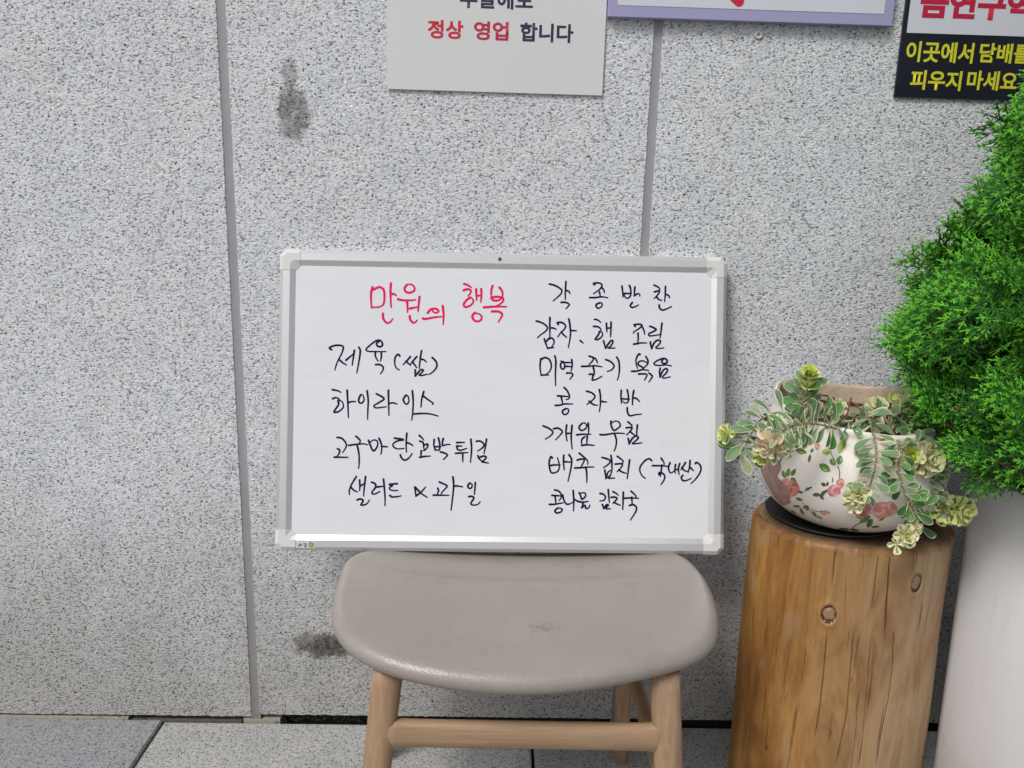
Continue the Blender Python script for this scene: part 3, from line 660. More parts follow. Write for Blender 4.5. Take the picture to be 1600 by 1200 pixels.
T('C4', [[(165,155),(230,175),(270,230),(265,280),(235,320)],[(125,240),(260,248)],[(175,265),(185,360)],[(85,382),(170,378),(300,355)],[(215,438),(170,480),(200,515),(260,500),(285,460),(240,438),(205,440)]],
 [[(292,235),(310,310),(350,375),(410,370),(450,345)],[(455,165),(465,320),(460,485)],[(465,300),(520,325),(545,335)]],
 [[(550,200),(570,240),(595,300),(650,250),(640,205),(600,200),(565,210)],[(520,332),(600,345),(688,335)],[(615,350),(590,432)],[(590,432),(640,395),(655,445),(700,430),(715,390)]],
 [[(875,210),(930,225),(960,270),(930,320),(872,325)],[(1003,150),(1012,250),(1020,355)],[(912,385),(935,450)],[(935,445),(975,388),(1005,395),(965,445),(1040,450)]],
 [[(1078,182),(1130,210),(1160,240)],[(1050,270),(1110,268),(1140,290),(1110,330),(1075,368)],[(1095,345),(1140,375),(1195,395)],[(1240,190),(1235,320),(1230,460)]],
 [[(1360,175),(1410,220),(1440,255),(1430,280)],[(1250,285),(1380,280),(1480,288)],[(1370,270),(1378,385)],[(1335,398),(1390,385),(1440,420),(1435,490),(1350,625)]])
for blk, sy in TX.items():
    ox, oy, s = ORI[blk]
    for strokes in sy:
        w = .00185 if blk == 'B1' else .00150
        V, F = ribbon_px([([(ox+x/s, oy+y/s) for x, y in st], w) for st in strokes], None, ZS+.00012)
        blink('handwritten_syllable', V, F, M_INKRED if blk == 'B1' else M_INKNAVY)
# stray marker dots and rubbed marks
spots = [(572, 443, .0007), (608, 519, .0009), (541, 700, .0006), (742, 863, .0005), (828, 836, .0006), (952, 842, .0007), (678, 801, .0006), (1058, 807, .0005), (486, 550, .0006)]
V = []; F = []
for x, y, r in spots:
    u, v = to_board(x, y, ZS); b = len(V); V += [(u+r*math.cos(q*PI/4)*random.uniform(.7, 1.3), v+r*math.sin(q*PI/4)*random.uniform(.7, 1.3), ZS+.0001) for q in range(8)]; F.append(tuple(range(b, b+8)))
blink('ink_specks', V, F, flat('faded_ink', (.25, .25, .28)))

for (xa, ya, xb, yb) in ((466.5, 849.5, 471.5, 850.5), (466.5, 852, 471.5, 853), (466.5, 849.5, 467.6, 855), (469, 851, 471.5, 851.8), (474, 848.8, 479, 849.8), (474, 851, 479, 852), (475.5, 853.2, 479, 855), (478, 848.8, 479, 853)):
    ua, va = to_board(xa, yb, .0006); ub, vb = to_board(xb, ya, .0006)
    blink('sticker_print', [(ua, va, .0006), (ub, va, .0006), (ub, vb, .0006), (ua, vb, .0006)], [(0, 1, 2, 3)], M_TXTNAVY, parent=stk)
# ------------------------------------------------------------------ signs (flat prints on thin boards)
def text_mesh(body, bold):
    cu_ = bpy.data.curves.new('lettering', 'FONT'); cu_.body = body; cu_.size = 1; cu_.offset = bold; cu_.fill_mode = 'FRONT'; cu_.resolution_u = 4
    o = bpy.data.objects.new('lettering', cu_); COL.objects.link(o)
    bpy.context.view_layer.update()
    dg = bpy.context.evaluated_depsgraph_get()
    me = bpy.data.meshes.new_from_object(o.evaluated_get(dg)); bpy.data.objects.remove(o); bpy.data.curves.remove(cu_)
    return me
def put_text(body, rect, mat, y, parent, bold=.018):
    (xa, ya, xb, yb) = rect     # photo rectangle of the printed word on the sign plane
    p = at(xa, yb, y); q = at(xb, ya, y); xc0 = at(xa, (ya+yb)/2, y); xc1 = at(xb, (ya+yb)/2, y)
    zc0 = at((xa+xb)/2, yb, y); zc1 = at((xa+xb)/2, ya, y)
    me = text_mesh(body, bold)
    co = [v.co.copy() for v in me.vertices]
    x0 = min(c.x for c in co); x1 = max(c.x for c in co); z0 = min(c.y for c in co); z1 = max(c.y for c in co)
    for v, c in zip(me.vertices, co):
        v.co = (xc0.x+(c.x-x0)/(x1-x0)*(xc1.x-xc0.x), y, zc0.z+(c.y-z0)/(z1-z0)*(zc1.z-zc0.z))
    me.materials.clear(); me.materials.append(mat); me.update()
    bm = bmesh.new(); bm.from_mesh(me)
    for f in bm.faces:
        if f.normal.y > 0: f.normal_flip()
    bm.to_mesh(me); bm.free()
    return link('lettering', me, parent)
def px_plate(name, x0, x1, z0, z1, yf, yb, mat, parent, bev=.0004):
    V, F = boxVF(x0, x1, yf, yb, z0, z1); return obj(name, V, F, mat, parent)
# notice sheet
yf = -.004
s1 = empty('paper_notice', (0, yf, 1.2), 'light grey notice with red and navy Korean print, left of the lavender-bordered sign', 'notice')
a = at(605, 139.5, yf); b = at(941, 148.5, yf)
px_plate('sheet', a.x, b.x, (a.z+b.z)/2, 1.52, yf, yf+.0022, M_PAPER, s1)
yt = yf-.0003
put_text('주말에도', (718.5, -15, 833, 14), M_TXTNAVY, yt, s1, .028)
put_text('정상', (668, 31.5, 724, 60.5), M_TXTRED, yt, s1, .028)
put_text('영업', (740.5, 33.5, 794.5, 63), M_TXTMAR, yt, s1, .028)
put_text('합니다', (812.7, 36.3, 896, 66), M_TXTNAVY, yt, s1, .028)
# lavender sign
yf = -.014
s2 = empty('lavender_bordered_sign', (.4, yf, 1.3), 'white foam board sign with lavender border, between the paper notice and the black no-smoking sign', 'sign')
a = at(950, 25.5, yf); b = at(1394, 39.5, yf)
bevel_obj(px_plate('board', a.x, b.x, a.z, 1.62, yf, -.001, M_LAV, s2), .0004, 1)
p = at(965, 8.5, yf); q = at(1381, 21.5, yf)
zi = (p.z+q.z)/2
px_plate('white_field', p.x, q.x, zi, 1.605, yf-.0005, yf+.001, M_WPRINT, s2)
# red mark whose rounded tail reaches down into view
P0 = at(1155, 2, yf-.001); P1 = at(1128, -26, yf-.001); d = (P1-P0).normalized(); nrm = Vector((-d.z, 0, d.x)); r = .0078
V = [P0+nrm*r*math.cos(t)-d*r*math.sin(t) for t in [PI*i/10 for i in range(11)]]+[P1-nrm*r*1.2, P1+nrm*r*1.2]
V = [(v.x, yf-.0009, v.z) for v in V]
o = obj('red_mark', V, [tuple(range(len(V)))], M_TXTRED, s2)
if o.data.polygons[0].normal.y > 0: o.data.flip_normals()
# no smoking sign
yf = -.005
s3 = empty('no_smoking_sign', (.75, yf, 1.25), 'black and white no-smoking sign with yellow Korean print beside the conifer', 'sign')
a = at(1397, 151, yf); top = at(1412, 0, yf)
bevel_obj(px_plate('board', a.x, a.x+.268, a.z, 1.50, yf, -.001, M_NAVYPRINT, s3), .0004, 1)
p = at(1416.5, 50.5, yf)
px_plate('white_field', p.x, a.x+.268-.018, p.z-.0006, 1.485, yf-.0005, yf+.001, M_WPRINT, s3)
put_text('금연구역', (1438, -17, 1614, 31), M_TXTMAR, yf-.0008, s3, .045)
put_text('이곳에서', (1416, 65.5, 1521.5, 98), M_TXTYEL, yf-.0003, s3, .026)
put_text('담배를', (1530.5, 68, 1611, 99), M_TXTYEL, yf-.0003, s3, .026)
put_text('피우지', (1422.5, 110, 1502.5, 141), M_TXTYEL, yf-.0003, s3, .026)
put_text('마세요', (1511, 111, 1589.5, 141.5), M_TXTYEL, yf-.0003, s3, .026)

# ------------------------------------------------------------------ stool
stool = empty('padded_stool', (.04, -.28, 0), 'low stool with taupe leatherette saddle seat and pale beech legs, under the whiteboard', 'stool')
ZT = .411
outl = [(-.150, -.100), (-.05, -.092), (.05, -.088), (.15, -.088), (.235, -.090), (.295, -.100), (.325, -.128), (.338, -.18), (.340, -.25), (.328, -.325), (.308, -.378), (.268, -.414), (.20, -.440), (.12, -.460), (.05, -.468), (-.03, -.464), (-.10, -.449), (-.150, -.427), (-.190, -.395), (-.216, -.350), (-.229, -.29), (-.235, -.22), (-.234, -.16), (-.207, -.118)]
oc = [Vector((x, y, 0)) for x, y in outl]
ring = catmull(oc, 6, closed=True)
cen = Vector((.05, -.28, 0))
def saddle(x, y):
    u_ = (x-.044)/.265; v_ = (y+.285)/.195
    z = .010*(u_**2) - .006*(1-u_*u_)*max(0, v_)**1.2
    # crease: the sitting hollow ends in a soft ridge
    yy = -.215-.03*(1-u_*u_)
    z += .0062*math.exp(-((y-yy-.01)/.017)**2)*max(0, 1-u_**4) - .0055*math.exp(-((y-yy+.050)/.045)**2)*max(0, 1-.5*u_**2)
    z -= .005*max(0, -v_)**2.5
    return z
levels = []   # (inset distance, z offset from top)
R_ = .0175
for k_ in range(7):
    a = -PI/2+k_*(PI/2)/6; levels.append((R_*(1-math.cos(a)) if 0 else R_-R_*math.cos(a), -R_*.9+R_*.9*math.sin(a)-.002))
for k_ in range(1, 8):
    a = k_*(PI/2)/7; levels.append((R_-R_*math.cos(a), -R_*.9+R_*.9*math.sin(a)-.002))
V = []; F = []; N = len(ring)
nrm = []
for i in range(N):
    t = (ring[(i+1) % N]-ring[i-1]).normalized(); nn = Vector((t.y, -t.x, 0))
    if nn.dot(cen-ring[i]) < 0: nn = -nn
    nrm.append(nn)
def addring(f, zoff, ins):
    for i in range(N):
        p = ring[i]+nrm[i]*ins; p = p.lerp(cen, f); V.append((p.x, p.y, ZT+zoff+saddle(p.x, p.y)))
rows = 0
for fr in (.75, .35): addring(fr, -R_*1.8-.002, R_); rows += 1
for ins, zo in levels: addring(0, zo, ins); rows += 1
for fr in [.03, .07, .12, .18, .25, .33, .42, .52, .62, .72, .82, .92]:
    addring(fr, -.002+.002*min(1, fr*6), R_); rows += 1
V.append((cen.x, cen.y, ZT+saddle(cen.x, cen.y))); V.append((cen.x, cen.y, ZT-R_*1.8-.002))
for r_ in range(rows-1):
    for i in range(N): F.append((r_*N+i, r_*N+(i+1) % N, (r_+1)*N+(i+1) % N, (r_+1)*N+i))
for i in range(N):
    F.append(((rows-1)*N+i, (rows-1)*N+(i+1) % N, len(V)-2)); F.append(((i+1) % N, i, len(V)-1))
seat = obj('seat', V, F, M_SEAT, stool, smooth=True)
bm = bmesh.new(); bm.from_mesh(seat.data); bmesh.ops.recalc_face_normals(bm, faces=bm.faces); bm.to_mesh(seat.data); bm.free()
md = seat.modifiers.new('sub', 'SUBSURF'); md.levels = 1; md.render_levels = 1
def leg(p_top, p_bot, r0, r1, flatten=.82):
    n = 16; V = []; F = []
    p0 = Vector(p_top); p1 = Vector(p_bot); L = 14
    ax = (p1-p0).normalized(); s = ax.cross(Vector((0, 1, 0))).normalized(); t = s.cross(ax)
    rr = []
    for i in range(L+1):
        u_ = i/L; rr.append((p0.lerp(p1, u_), r0+(r1-r0)*u_**1.2))
    rr.append((p1+ax*.003, r1*.86)); rr.append((p1+ax*.004, r1*.5))
    for (p, r) in rr:
        for q in range(n):
            a = 2*PI*q/n; ca, sa = math.cos(a), math.sin(a)
            e = (abs(ca)**2.6+abs(sa)**2.6)**(-1/2.6)
            V.append(p+s*ca*r*e+t*sa*r*e*flatten)
    for i in range(len(rr)-1):
        for q in range(n): F.append((i*n+q, i*n+(q+1) % n, (i+1)*n+(q+1) % n, (i+1)*n+q))
    F.append(tuple(range(n))[::-1]); F.append(tuple(range((len(rr)-1)*n, len(rr)*n)))
    o = obj('leg', V, F, M_LEG, stool, smooth=True)
    bm = bmesh.new(); bm.from_mesh(o.data); bmesh.ops.recalc_face_normals(bm, faces=bm.faces); bm.to_mesh(o.data); bm.free()
    return o
leg((-.132, -.400, .380), (-.168, -.462, .004), .0205, .0150)
leg((.236, -.400, .376), (.262, -.462, .004), .0205, .0150)
leg((.226, -.150, .380), (.245, -.102, .004), .0165, .0125)
leg((-.166, -.150, .380), (-.188, -.102, .004), .0165, .0125)
def bar(p0, p1, h, d, mat, nm='stretcher', sag=.0):
    p0 = Vector(p0); p1 = Vector(p1); ax = (p1-p0).normalized(); up = Vector((0, 0, 1)); up = (up-ax*up.dot(ax)).normalized(); sd_ = ax.cross(up)
    V = []; F = []; n = 14
    L = 24
    for i in range(L+1):
        u_ = i/L; p = p0.lerp(p1, u_); fl = 1+.22*(abs(2*u_-1)**14)
        for q in range(n):
            a = 2*PI*q/n; ca, sa = math.cos(a), math.sin(a); e = (abs(ca)**3+abs(sa)**3)**(-1/3)
            V.append(p+up*ca*h*e*fl+sd_*sa*d*e*fl)
    for i in range(L):
        for q in range(n): F.append((i*n+q, i*n+(q+1) % n, (i+1)*n+(q+1) % n, (i+1)*n+q))
    F.append(tuple(range(n))[::-1]); F.append(tuple(range(L*n, (L+1)*n)))
    o = obj(nm, V, F, mat, stool, smooth=True)
    bm = bmesh.new(); bm.from_mesh(o.data); bmesh.ops.recalc_face_normals(bm, faces=bm.faces); bm.to_mesh(o.data); bm.free()
    return o
bar((-.134, -.416, .288), (.240, -.416, .286), .0185, .011, M_RAIL)
bar((.234, -.135, .245), (.243, -.425, .215), .016, .010, M_LEG)
bar((-.176, -.135, .245), (-.146, -.425, .215), .016, .010, M_LEG)

# ------------------------------------------------------------------ log stump
LC = Vector((.5865, -.160)); LR = .1525; LZ = .500; LSY = .80
log = empty('log_stump', (LC.x, LC.y, 0), 'upright peeled log section used as a plant stand, orange-brown with knots and drying cracks', 'log')
knots = [(1295, 960, .0115, .0150), (1431, 911, .0110, .0165)]
def log_r(a, z):
    ca, sa = math.cos(a), math.sin(a)
    r = LR*(1+.018*math.sin(2*a+.6+z*2)+.012*math.sin(3*a+1.3-z*3))+.004*noise.noise(Vector((ca*2, sa*2, z*5)))+.0015*noise.noise(Vector((ca*9, sa*9, z*7)))
    r += .007*(1-min(1, z/LZ))                     # slightly wider foot
    r += .004*math.exp(-((z-.38)/.10)**2)*math.cos(a-PI)   # swelling on the left
    return r
def log_pt(a, z, dr=0):
    r = log_r(a, z)+dr; return Vector((LC.x+r*math.cos(a), LC.y+r*LSY*math.sin(a), z))
def log_hit(px, py):                     # pixel -> (angle, z) on the log side
    d = ray(px, py); lo = None
    t = .5
    while t < 2.2:
        p = CAMP+d*t; w = Vector((p.x-LC.x, (p.y-LC.y)/LSY)); a = math.atan2(w.y, w.x)
        if w.length < log_r(a, p.z): return a, p.z
        t += .0006
    return None
KN = []
for (x, y, rx, rz) in knots:
    h = log_hit(x, y)
    if h: KN.append((h[0], h[1], rx, rz))
cracks_px = [([(1391, 868), (1389, 900), (1385, 950), (1383, 995)], .0016, .011), ([(1397, 985), (1395, 1040), (1389, 1090), (1378, 1140), (1370, 1200)], .0015, .010),
             ([(1308, 850), (1303, 880), (1300, 920)], .0011, .006), ([(1292, 988), (1288, 1040), (1280, 1110), (1272, 1160)], .0010, .006), ([(1334, 985), (1330, 1030), (1322, 1120), (1305, 1200)], .0009, .005),
             ([(1360, 1000), (1356, 1060), (1348, 1150), (1342, 1200)], .0008, .004), ([(1462, 920), (1455, 980), (1446, 1040), (1440, 1110)], .0008, .004), ([(1322, 900), (1320, 985)], .0007, .003), ([(1349, 860), (1350, 900)], .0007, .003), ([(1480, 850), (1478, 930)], .0008, .004)]
CR = []
for P, w, dep in cracks_px:
    hs_ = [log_hit(x, y) for x, y in P]; hs_ = [h for h in hs_ if h]
    if len(hs_) > 1: CR.append((sorted(hs_, key=lambda h: h[1]), w, dep))
angs = [PI+PI*i/860 for i in range(860)]+[PI*i/90 for i in range(90)]
zrows = [0.0]+[LZ*i/150 for i in range(1, 148)]
V = []; F = []; NA = len(angs)
def adiff(a, b): return (a-b+PI) % (2*PI)-PI
for z in zrows:
    cr = []
    for hs_, w, dep in CR:
        if hs_[0][1]-.01 <= z <= hs_[-1][1]+.01:
            zz = min(max(z, hs_[0][1]), hs_[-1][1])
            for (a0, z0), (a1, z1) in zip(hs_, hs_[1:]):
                if z0 <= zz <= z1+1e-6:
                    t = (zz-z0)/max(z1-z0, 1e-6); ac = a0+adiff(a1, a0)*t
                    ac += .004*noise.noise(Vector((ac*3, z*40, 0)))
                    e = min(1, (z-hs_[0][1]+.01)/.03, (hs_[-1][1]+.01-z)/.03)
                    cr.append((ac, w*max(e, .3), dep*max(e, 0))); break
    for a in angs:
        dr = 0
        for ac, w, dep in cr:
            d = abs(adiff(a, ac))*LR
            if d < w: dr -= dep*(1-(d/w)**2)
        for (ka, kz, rx, rz) in KN:
            dx = adiff(a, ka)*LR/rx; dz = (z-kz)/rz; rr = math.hypot(dx, dz)
            if rr < 2.2: dr += .003*math.exp(-((rr-1.15)/.35)**2) - (.004 if rr < .95 else 0)
        V.append(log_pt(a, z, dr))
n0 = len(zrows)
tops = [(LZ-.008, -.0006), (LZ-.003, -.003), (LZ, -.0085)]
for z, dr in tops:
    for a in angs: V.append(log_pt(a, z, dr+.0030*noise.noise(Vector((math.cos(a)*14, math.sin(a)*14, z)))))
for r_ in range(n0+len(tops)-1):
    for i in range(NA):
        F.append((r_*NA+i, r_*NA+(i+1) % NA, (r_+1)*NA+(i+1) % NA, (r_+1)*NA+i))
trunk = obj('trunk', V, F, M_LOG, log, smooth=True)
V = []; F = []
for k_, fr in enumerate((1, .9, .75, .5, .2)):
    for a in angs[::5]:
        p = log_pt(a, LZ, -.0085); q = Vector((LC.x, LC.y, LZ)); w = q.lerp(Vector((p.x, p.y, LZ)), fr); w.z += .0006*noise.noise(w*60)*(fr < 1); V.append(w)
n = len(angs[::5])
for r_ in range(4):
    for i in range(n): F.append((r_*n+i, r_*n+(i+1) % n, (r_+1)*n+(i+1) % n, (r_+1)*n+i))
F.append(tuple(range(4*n, 5*n)))
obj('cut_top', V, F, M_LOGTOP, log, smooth=True)
for (ka, kz, rx, rz) in KN:
    V = []; F = []; n = 22
    rows = [(1.08, -.001), (.98, .0012), (.84, -.0010), (.74, -.0040), (.62, .0012), (.35, .0016), (0.0, .0005)]
    for (s, dr) in rows:
        for q in range(n):
            t = 2*PI*q/n; e = s*(1+.30*noise.noise(Vector((math.cos(t)*1.5, math.sin(t)*1.5, ka*9))))
            V.append(log_pt(ka+rx*e*math.cos(t)/LR, kz+rz*e*math.sin(t), dr+.0016*noise.noise(Vector((e*6*math.cos(t), e*6*math.sin(t), kz*30)))))
    for i in range(len(rows)-1):
        for q in range(n): F.append((i*n+q, i*n+(q+1) % n, (i+1)*n+(q+1) % n, (i+1)*n+q))
    mi = [1 if i // n < 3 else 0 for i in range(len(F))]
    obj('knot', V, F, [M_KNOT, M_KNOTDARK], log, mi=mi, smooth=True)

# ------------------------------------------------------------------ saucer + pot
PC = Vector((.5625, -.166)); PZ = LZ+.006
def lathe(profile, c, n, zf=None, wob=0):
    V = []; F = []
    for (r, z) in profile:
        for q in range(n):
            a = 2*PI*q/n; rr = r*(1+wob*noise.noise(Vector((math.cos(a)*1.3, math.sin(a)*1.3, z*6))))
            x, y = c.x+rr*math.cos(a), c.y+rr*math.sin(a)
            V.append((x, y, z+(zf(x, y, z, a) if zf else 0)))
    for i in range(len(profile)-1):
        for q in range(n): F.append((i*n+q, i*n+(q+1) % n, (i+1)*n+(q+1) % n, (i+1)*n+q))
    return V, F
sv_, sf_ = lathe([(0.001, LZ+.0012), (.080, LZ+.0012), (.096, LZ+.003), (.0985, LZ+.0075), (.0965, LZ+.0075), (.090, LZ+.0048), (.001, LZ+.0045)], Vector((.548, -.150)), 72)
tagit(obj('saucer', sv_, sf_, M_SAUCER, smooth=True), 'flat black saucer between the flowered pot and the log top', 'saucer')
pot = empty('flower_pot', (PC.x, PC.y, PZ), 'round squat ivory ceramic pot painted with pink roses, on the log', 'pot')
def rimf(x, y, z, a):
    t = max(0, (z-(PZ+.09))/.09); t = min(t, 1)
    u_ = (y-PC.y)/.12
    f = .100*t*t*(u_*.16) + .006*t*t*math.cos(2*a+.3)+.004*t*t*math.sin(3*a+1)
    return f
pr = [(.052, 0), (.060, .001), (.080, .007), (.100, .018), (.118, .034), (.131, .054), (.1385, .075), (.1405, .095), (.1385, .115), (.133, .135), (.1265, .152), (.122, .166), (.1205, .176), (.1215, .183), (.1205, .1875), (.1175, .189)]
prof_p = [(Vector((r, z, 0))) for r, z in pr]
pp = catmull(prof_p, 4)
outer_p = [(p.x, PZ+p.y) for p in pp]
pv, pf = lathe(outer_p, PC, 144, rimf, .012)
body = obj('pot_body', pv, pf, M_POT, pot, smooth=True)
# inner lip and wall
inn = [(.1175, PZ+.189), (.1140, PZ+.1875), (.1125, PZ+.183), (.1115, PZ+.172), (.1105, PZ+.163), (.1120, PZ+.1605), (.1165, PZ+.160), (.1165, PZ+.150), (.119, PZ+.135), (.122, PZ+.11)]
iv, if_ = lathe([(p.x, p.y) for p in catmull([Vector((a_, b_, 0)) for a_, b_ in inn], 3)], PC, 144, rimf, .012)
iv = [Vector(v)+Vector((0, 0, .0008*noise.noise(Vector(v)*80))) if i >= 144 else Vector(v) for i, v in enumerate(iv)]
obj('pot_lip', iv, if_, M_LIP, pot, smooth=True)
V = []; F = []; n = 64; rws = 16
for r_ in range(rws+1):
    for q in range(n):
        a = 2*PI*q/n; rr = .1195*r_/rws+.0001; x, y = PC.x+rr*math.cos(a), PC.y+rr*math.sin(a)
        V.append((x, y, PZ+.137+.004*noise.noise(Vector((x*60, y*60, 0)))+.003*noise.noise(Vector((x*190, y*190, 3)))-.06*(y-PC.y)*-1*.4))
for i in range(rws):
    for q in range(n): F.append((i*n+q, (i+1)*n+q, (i+1)*n+(q+1) % n, i*n+(q+1) % n))
soil = obj('soil', V, F, M_SOIL, pot, smooth=True)
# painted decoration: thin decal faces lying on the glaze
bvh = BVHTree.FromPolygons([Vector(v) for v in pv], pf)
def pot_hit(px, py):
    h = bvh.ray_cast(CAMP, ray(px, py).normalized(), 3)
    if h[0] is None: return None
    nn = h[1]
    if nn.dot(h[0]-CAMP) > 0: nn = -nn
    return h[0], nn
def decal(name, polys, mats, parent=pot):
    """polys: list of (pixel outline, material index, lift)"""
    V = []; F = []; mi = []
    for (P, m_, lift) in polys:
        cx = sum(p[0] for p in P)/len(P); cy = sum(p[1] for p in P)/len(P)
        rings_ = []
        for s in ((1, .66, .33) if len(P) < 20 else (1, .9, .8, .7, .6, .5, .4, .3, .2, .1)):
            idx = []
            for (x, y) in P:
                qx, qy = cx+(x-cx)*s, cy+(y-cy)*s; h = pot_hit(qx, qy); k9 = 0
                while h is None and k9 < 24: qx += .5 if qx < cx else -.5; qy += (cy-qy)*.02; k9 += 1; h = pot_hit(qx, qy)
                if h is None: return None
                idx.append(len(V)); V.append(h[0]+h[1]*lift)
            rings_.append(idx)
        h = pot_hit(cx, cy); c = len(V); V.append(h[0]+h[1]*lift)
        n = len(P)
        for a_, b_ in zip(rings_, rings_[1:]):
            for i in range(n): F.append((a_[i], a_[(i+1) % n], b_[(i+1) % n], b_[i])); mi.append(m_)
        for i in range(n): F.append((rings_[-1][i], rings_[-1][(i+1) % n], c)); mi.append(m_)
    o = obj(name, V, F, mats, parent, mi=mi, smooth=True); return o
def blob(cx, cy, rx, ry, n=12, seed=0, rot=0, amp=.18):
    out = []
    for i in range(n):
        a = 2*PI*i/n; e = 1+amp*noise.noise(Vector((math.cos(a)*1.4+seed*3.7, math.sin(a)*1.4, seed)))*1.6
        x, y = rx*e*math.cos(a), ry*e*math.sin(a)
        out.append((cx+x*math.cos(rot)-y*math.sin(rot), cy+x*math.sin(rot)+y*math.cos(rot)))
    return out
def rose(cx, cy, rx, ry, cols, seed):
    polys = [(blob(cx, cy, rx, ry, 14, seed), cols[0], .00025)]
    rnd = random.Random(seed); lf = .0003
    for k_ in range(7):
        a = k_*2*PI/7+seed; s = .58
        lf += .00004
        polys.append((blob(cx+rx*s*math.cos(a), cy+ry*s*math.sin(a), rx*.42, ry*.40, 10, seed+k_), cols[(k_ % 3)], lf))
    for k_ in range(4):
        a = k_*PI/2+seed; lf += .00004
        polys.append((blob(cx+rx*.25*math.cos(a), cy+ry*.25*math.sin(a), rx*.32, ry*.28, 9, seed+20+k_), cols[(k_+1) % 3], lf))
    lf += .00004; polys.append((blob(cx, cy, rx*.16, ry*.16, 8, seed+40), cols[2], lf))
    decal('painted_rose', polys, M_ROSE)
def pleaf(cx, cy, L, W, ang, m_, vein=True):
    a = math.radians(ang); ca, sa = math.cos(a), -math.sin(a)
    prof_ = [(-.5, 0), (-.36, .30), (-.1, .50), (.15, .46), (.36, .24), (.5, 0)]
    P = [(u_*L, v_*W) for u_, v_ in prof_]+[(u_*L, -v_*W) for u_, v_ in prof_[-2:0:-1]]
    P = [(cx+x*ca-y*sa, cy+x*sa+y*ca) for x, y in P]
    polys = [(P, m_, .0003)]
    if vein and L > 9:
        w = .55; Q = [(-.45*L, -.3), (.4*L, -.25), (.4*L, .25), (-.45*L, .3)]
        polys.append(([(cx+x*ca-y*sa*w, cy+x*sa+y*ca*w) for x, y in Q], 2 if m_ != 2 else 0, .00042))
        Q = [(-.3*L, .08*W), (0, .34*W), (.22*L, .28*W), (.3*L, .06*W)]
        polys.append(([(cx+x*ca-y*sa, cy+x*sa+y*ca) for x, y in Q], (1 if m_ == 0 else 0 if m_ == 1 else 3), .00038))
    decal('painted_leaf', polys, M_PLEAF)
def pstem(P, w=.9):
    pts = catmull([Vector((x, y, 0)) for x, y in P], 5); V = []; F = []
    for i, p in enumerate(pts):
        t = (pts[min(i+1, len(pts)-1)]-pts[max(i-1, 0)]).normalized(); nn = Vector((-t.y, t.x, 0))*w*.5
        for q in (p+nn, p-nn):
            h = pot_hit(q.x, q.y)
            if h is None: return
            V.append(h[0]+h[1]*.0002)
    for i in range(len(pts)-1): F.append((2*i, 2*i+1, 2*i+3, 2*i+2))
    obj('painted_stem', V, F, M_PSTEM, pot)
wp = catmull([Vector((x, y, 0)) for x, y in [(1186, 706), (1196, 698), (1208, 704), (1213, 716), (1219, 722), (1220, 733), (1215, 742), (1218, 752), (1228, 757), (1236, 768), (1232, 777), (1236, 785), (1224, 789), (1213, 780), (1203, 764), (1193, 745), (1187, 724)]], 4, closed=True)
decal('worn_patch', [([(p.x, p.y) for p in wp], 0, .0007)], [M_WORN])
rose(1237, 764, 12, 12, (0, 3, 2), 1); rose(1229, 754, 8, 7, (3, 1, 0), 2); rose(1226, 778, 8, 8, (4, 0, 2), 3)
rose(1303, 767, 11, 9, (0, 1, 4), 4); rose(1313, 755, 6.5, 8, (3, 1, 0), 5)
rose(1347, 797, 14, 10, (4, 0, 2), 6); rose(1360, 792, 10, 11, (0, 1, 4), 7); rose(1376, 797, 13, 13, (3, 1, 0), 8); rose(1391, 795, 11, 11, (0, 3, 1), 9)
rose(1277, 697, 4.5, 6, (3, 1, 0), 10); rose(1380, 690, 5, 5, (3, 1, 3), 11); rose(1290, 801, 7, 3.5, (0, 3, 1), 12); rose(1222, 690, 9, 9, (2, 0, 4), 13); rose(1211, 672, 8, 9, (2, 0, 3), 14)
for a in [(1316, 697, 26, 13, 68, 1), (1292, 706, 16, 11, 10, 1), (1301, 722, 13, 9, 130, 0), (1312, 719, 15, 10, 75, 0), (1289, 731, 21, 12, -32, 0), (1252, 705, 18, 9, -15, 0), (1247, 694, 15, 8, 55, 3),
          (1265, 716, 14, 5, 78, 3), (1269, 704, 8, 5, 60, 0), (1225, 741, 13, 7, 110, 0), (1232, 738, 14, 7, 80, 0), (1240, 738, 13, 7, 60, 3), (1240, 750, 11, 7, -40, 0), (1221, 716, 12, 3, 65, 2), (1229, 708, 7, 5, 60, 2), (1217, 722, 7, 4, 20, 2),
          (1276, 773, 13, 6, 0, 2), (1286, 771, 12, 6, 60, 2), (1284, 777, 10, 5, -50, 2), (1290, 768, 9, 4, 45, 2), (1287, 757, 9, 6, -30, 2), (1293, 756, 8, 4, 80, 2), (1301, 750, 9, 2, 90, 2), (1262, 764, 9, 5, 20, 3), (1266, 762, 7, 3, 25, 2), (1251, 769, 8, 4, -30, 2),
          (1249, 780, 12, 5, -20, 3), (1245, 791, 13, 4, -5, 3), (1253, 799, 13, 5, -60, 3), (1259, 792, 10, 5, 20, 3), (1273, 803, 12, 4, -50, 3), (1281, 808, 9, 2, -40, 3), (1240, 800, 11, 2.5, -35, 2), (1259, 813, 11, 2.5, -40, 2), (1271, 819, 14, 5, -10, 2), (1292, 824, 14, 6, 30, 2), (1318, 827, 20, 5, 0, 2), (1335, 828, 16, 4, -8, 2),
          (1352, 811, 20, 9, 30, 3), (1343, 808, 14, 6, -20, 1), (1359, 817, 16, 9, 60, 2), (1368, 823, 14, 4, 5, 2), (1378, 811, 12, 3, 30, 2), (1388, 711, 24, 10, 72, 1), (1392, 724, 18, 9, 10, 1), (1340, 706, 12, 3, -60, 2), (1262, 795, 8, 4, 60, 3), (1285, 799, 12, 2.5, 5, 3)]:
    pleaf(*a)
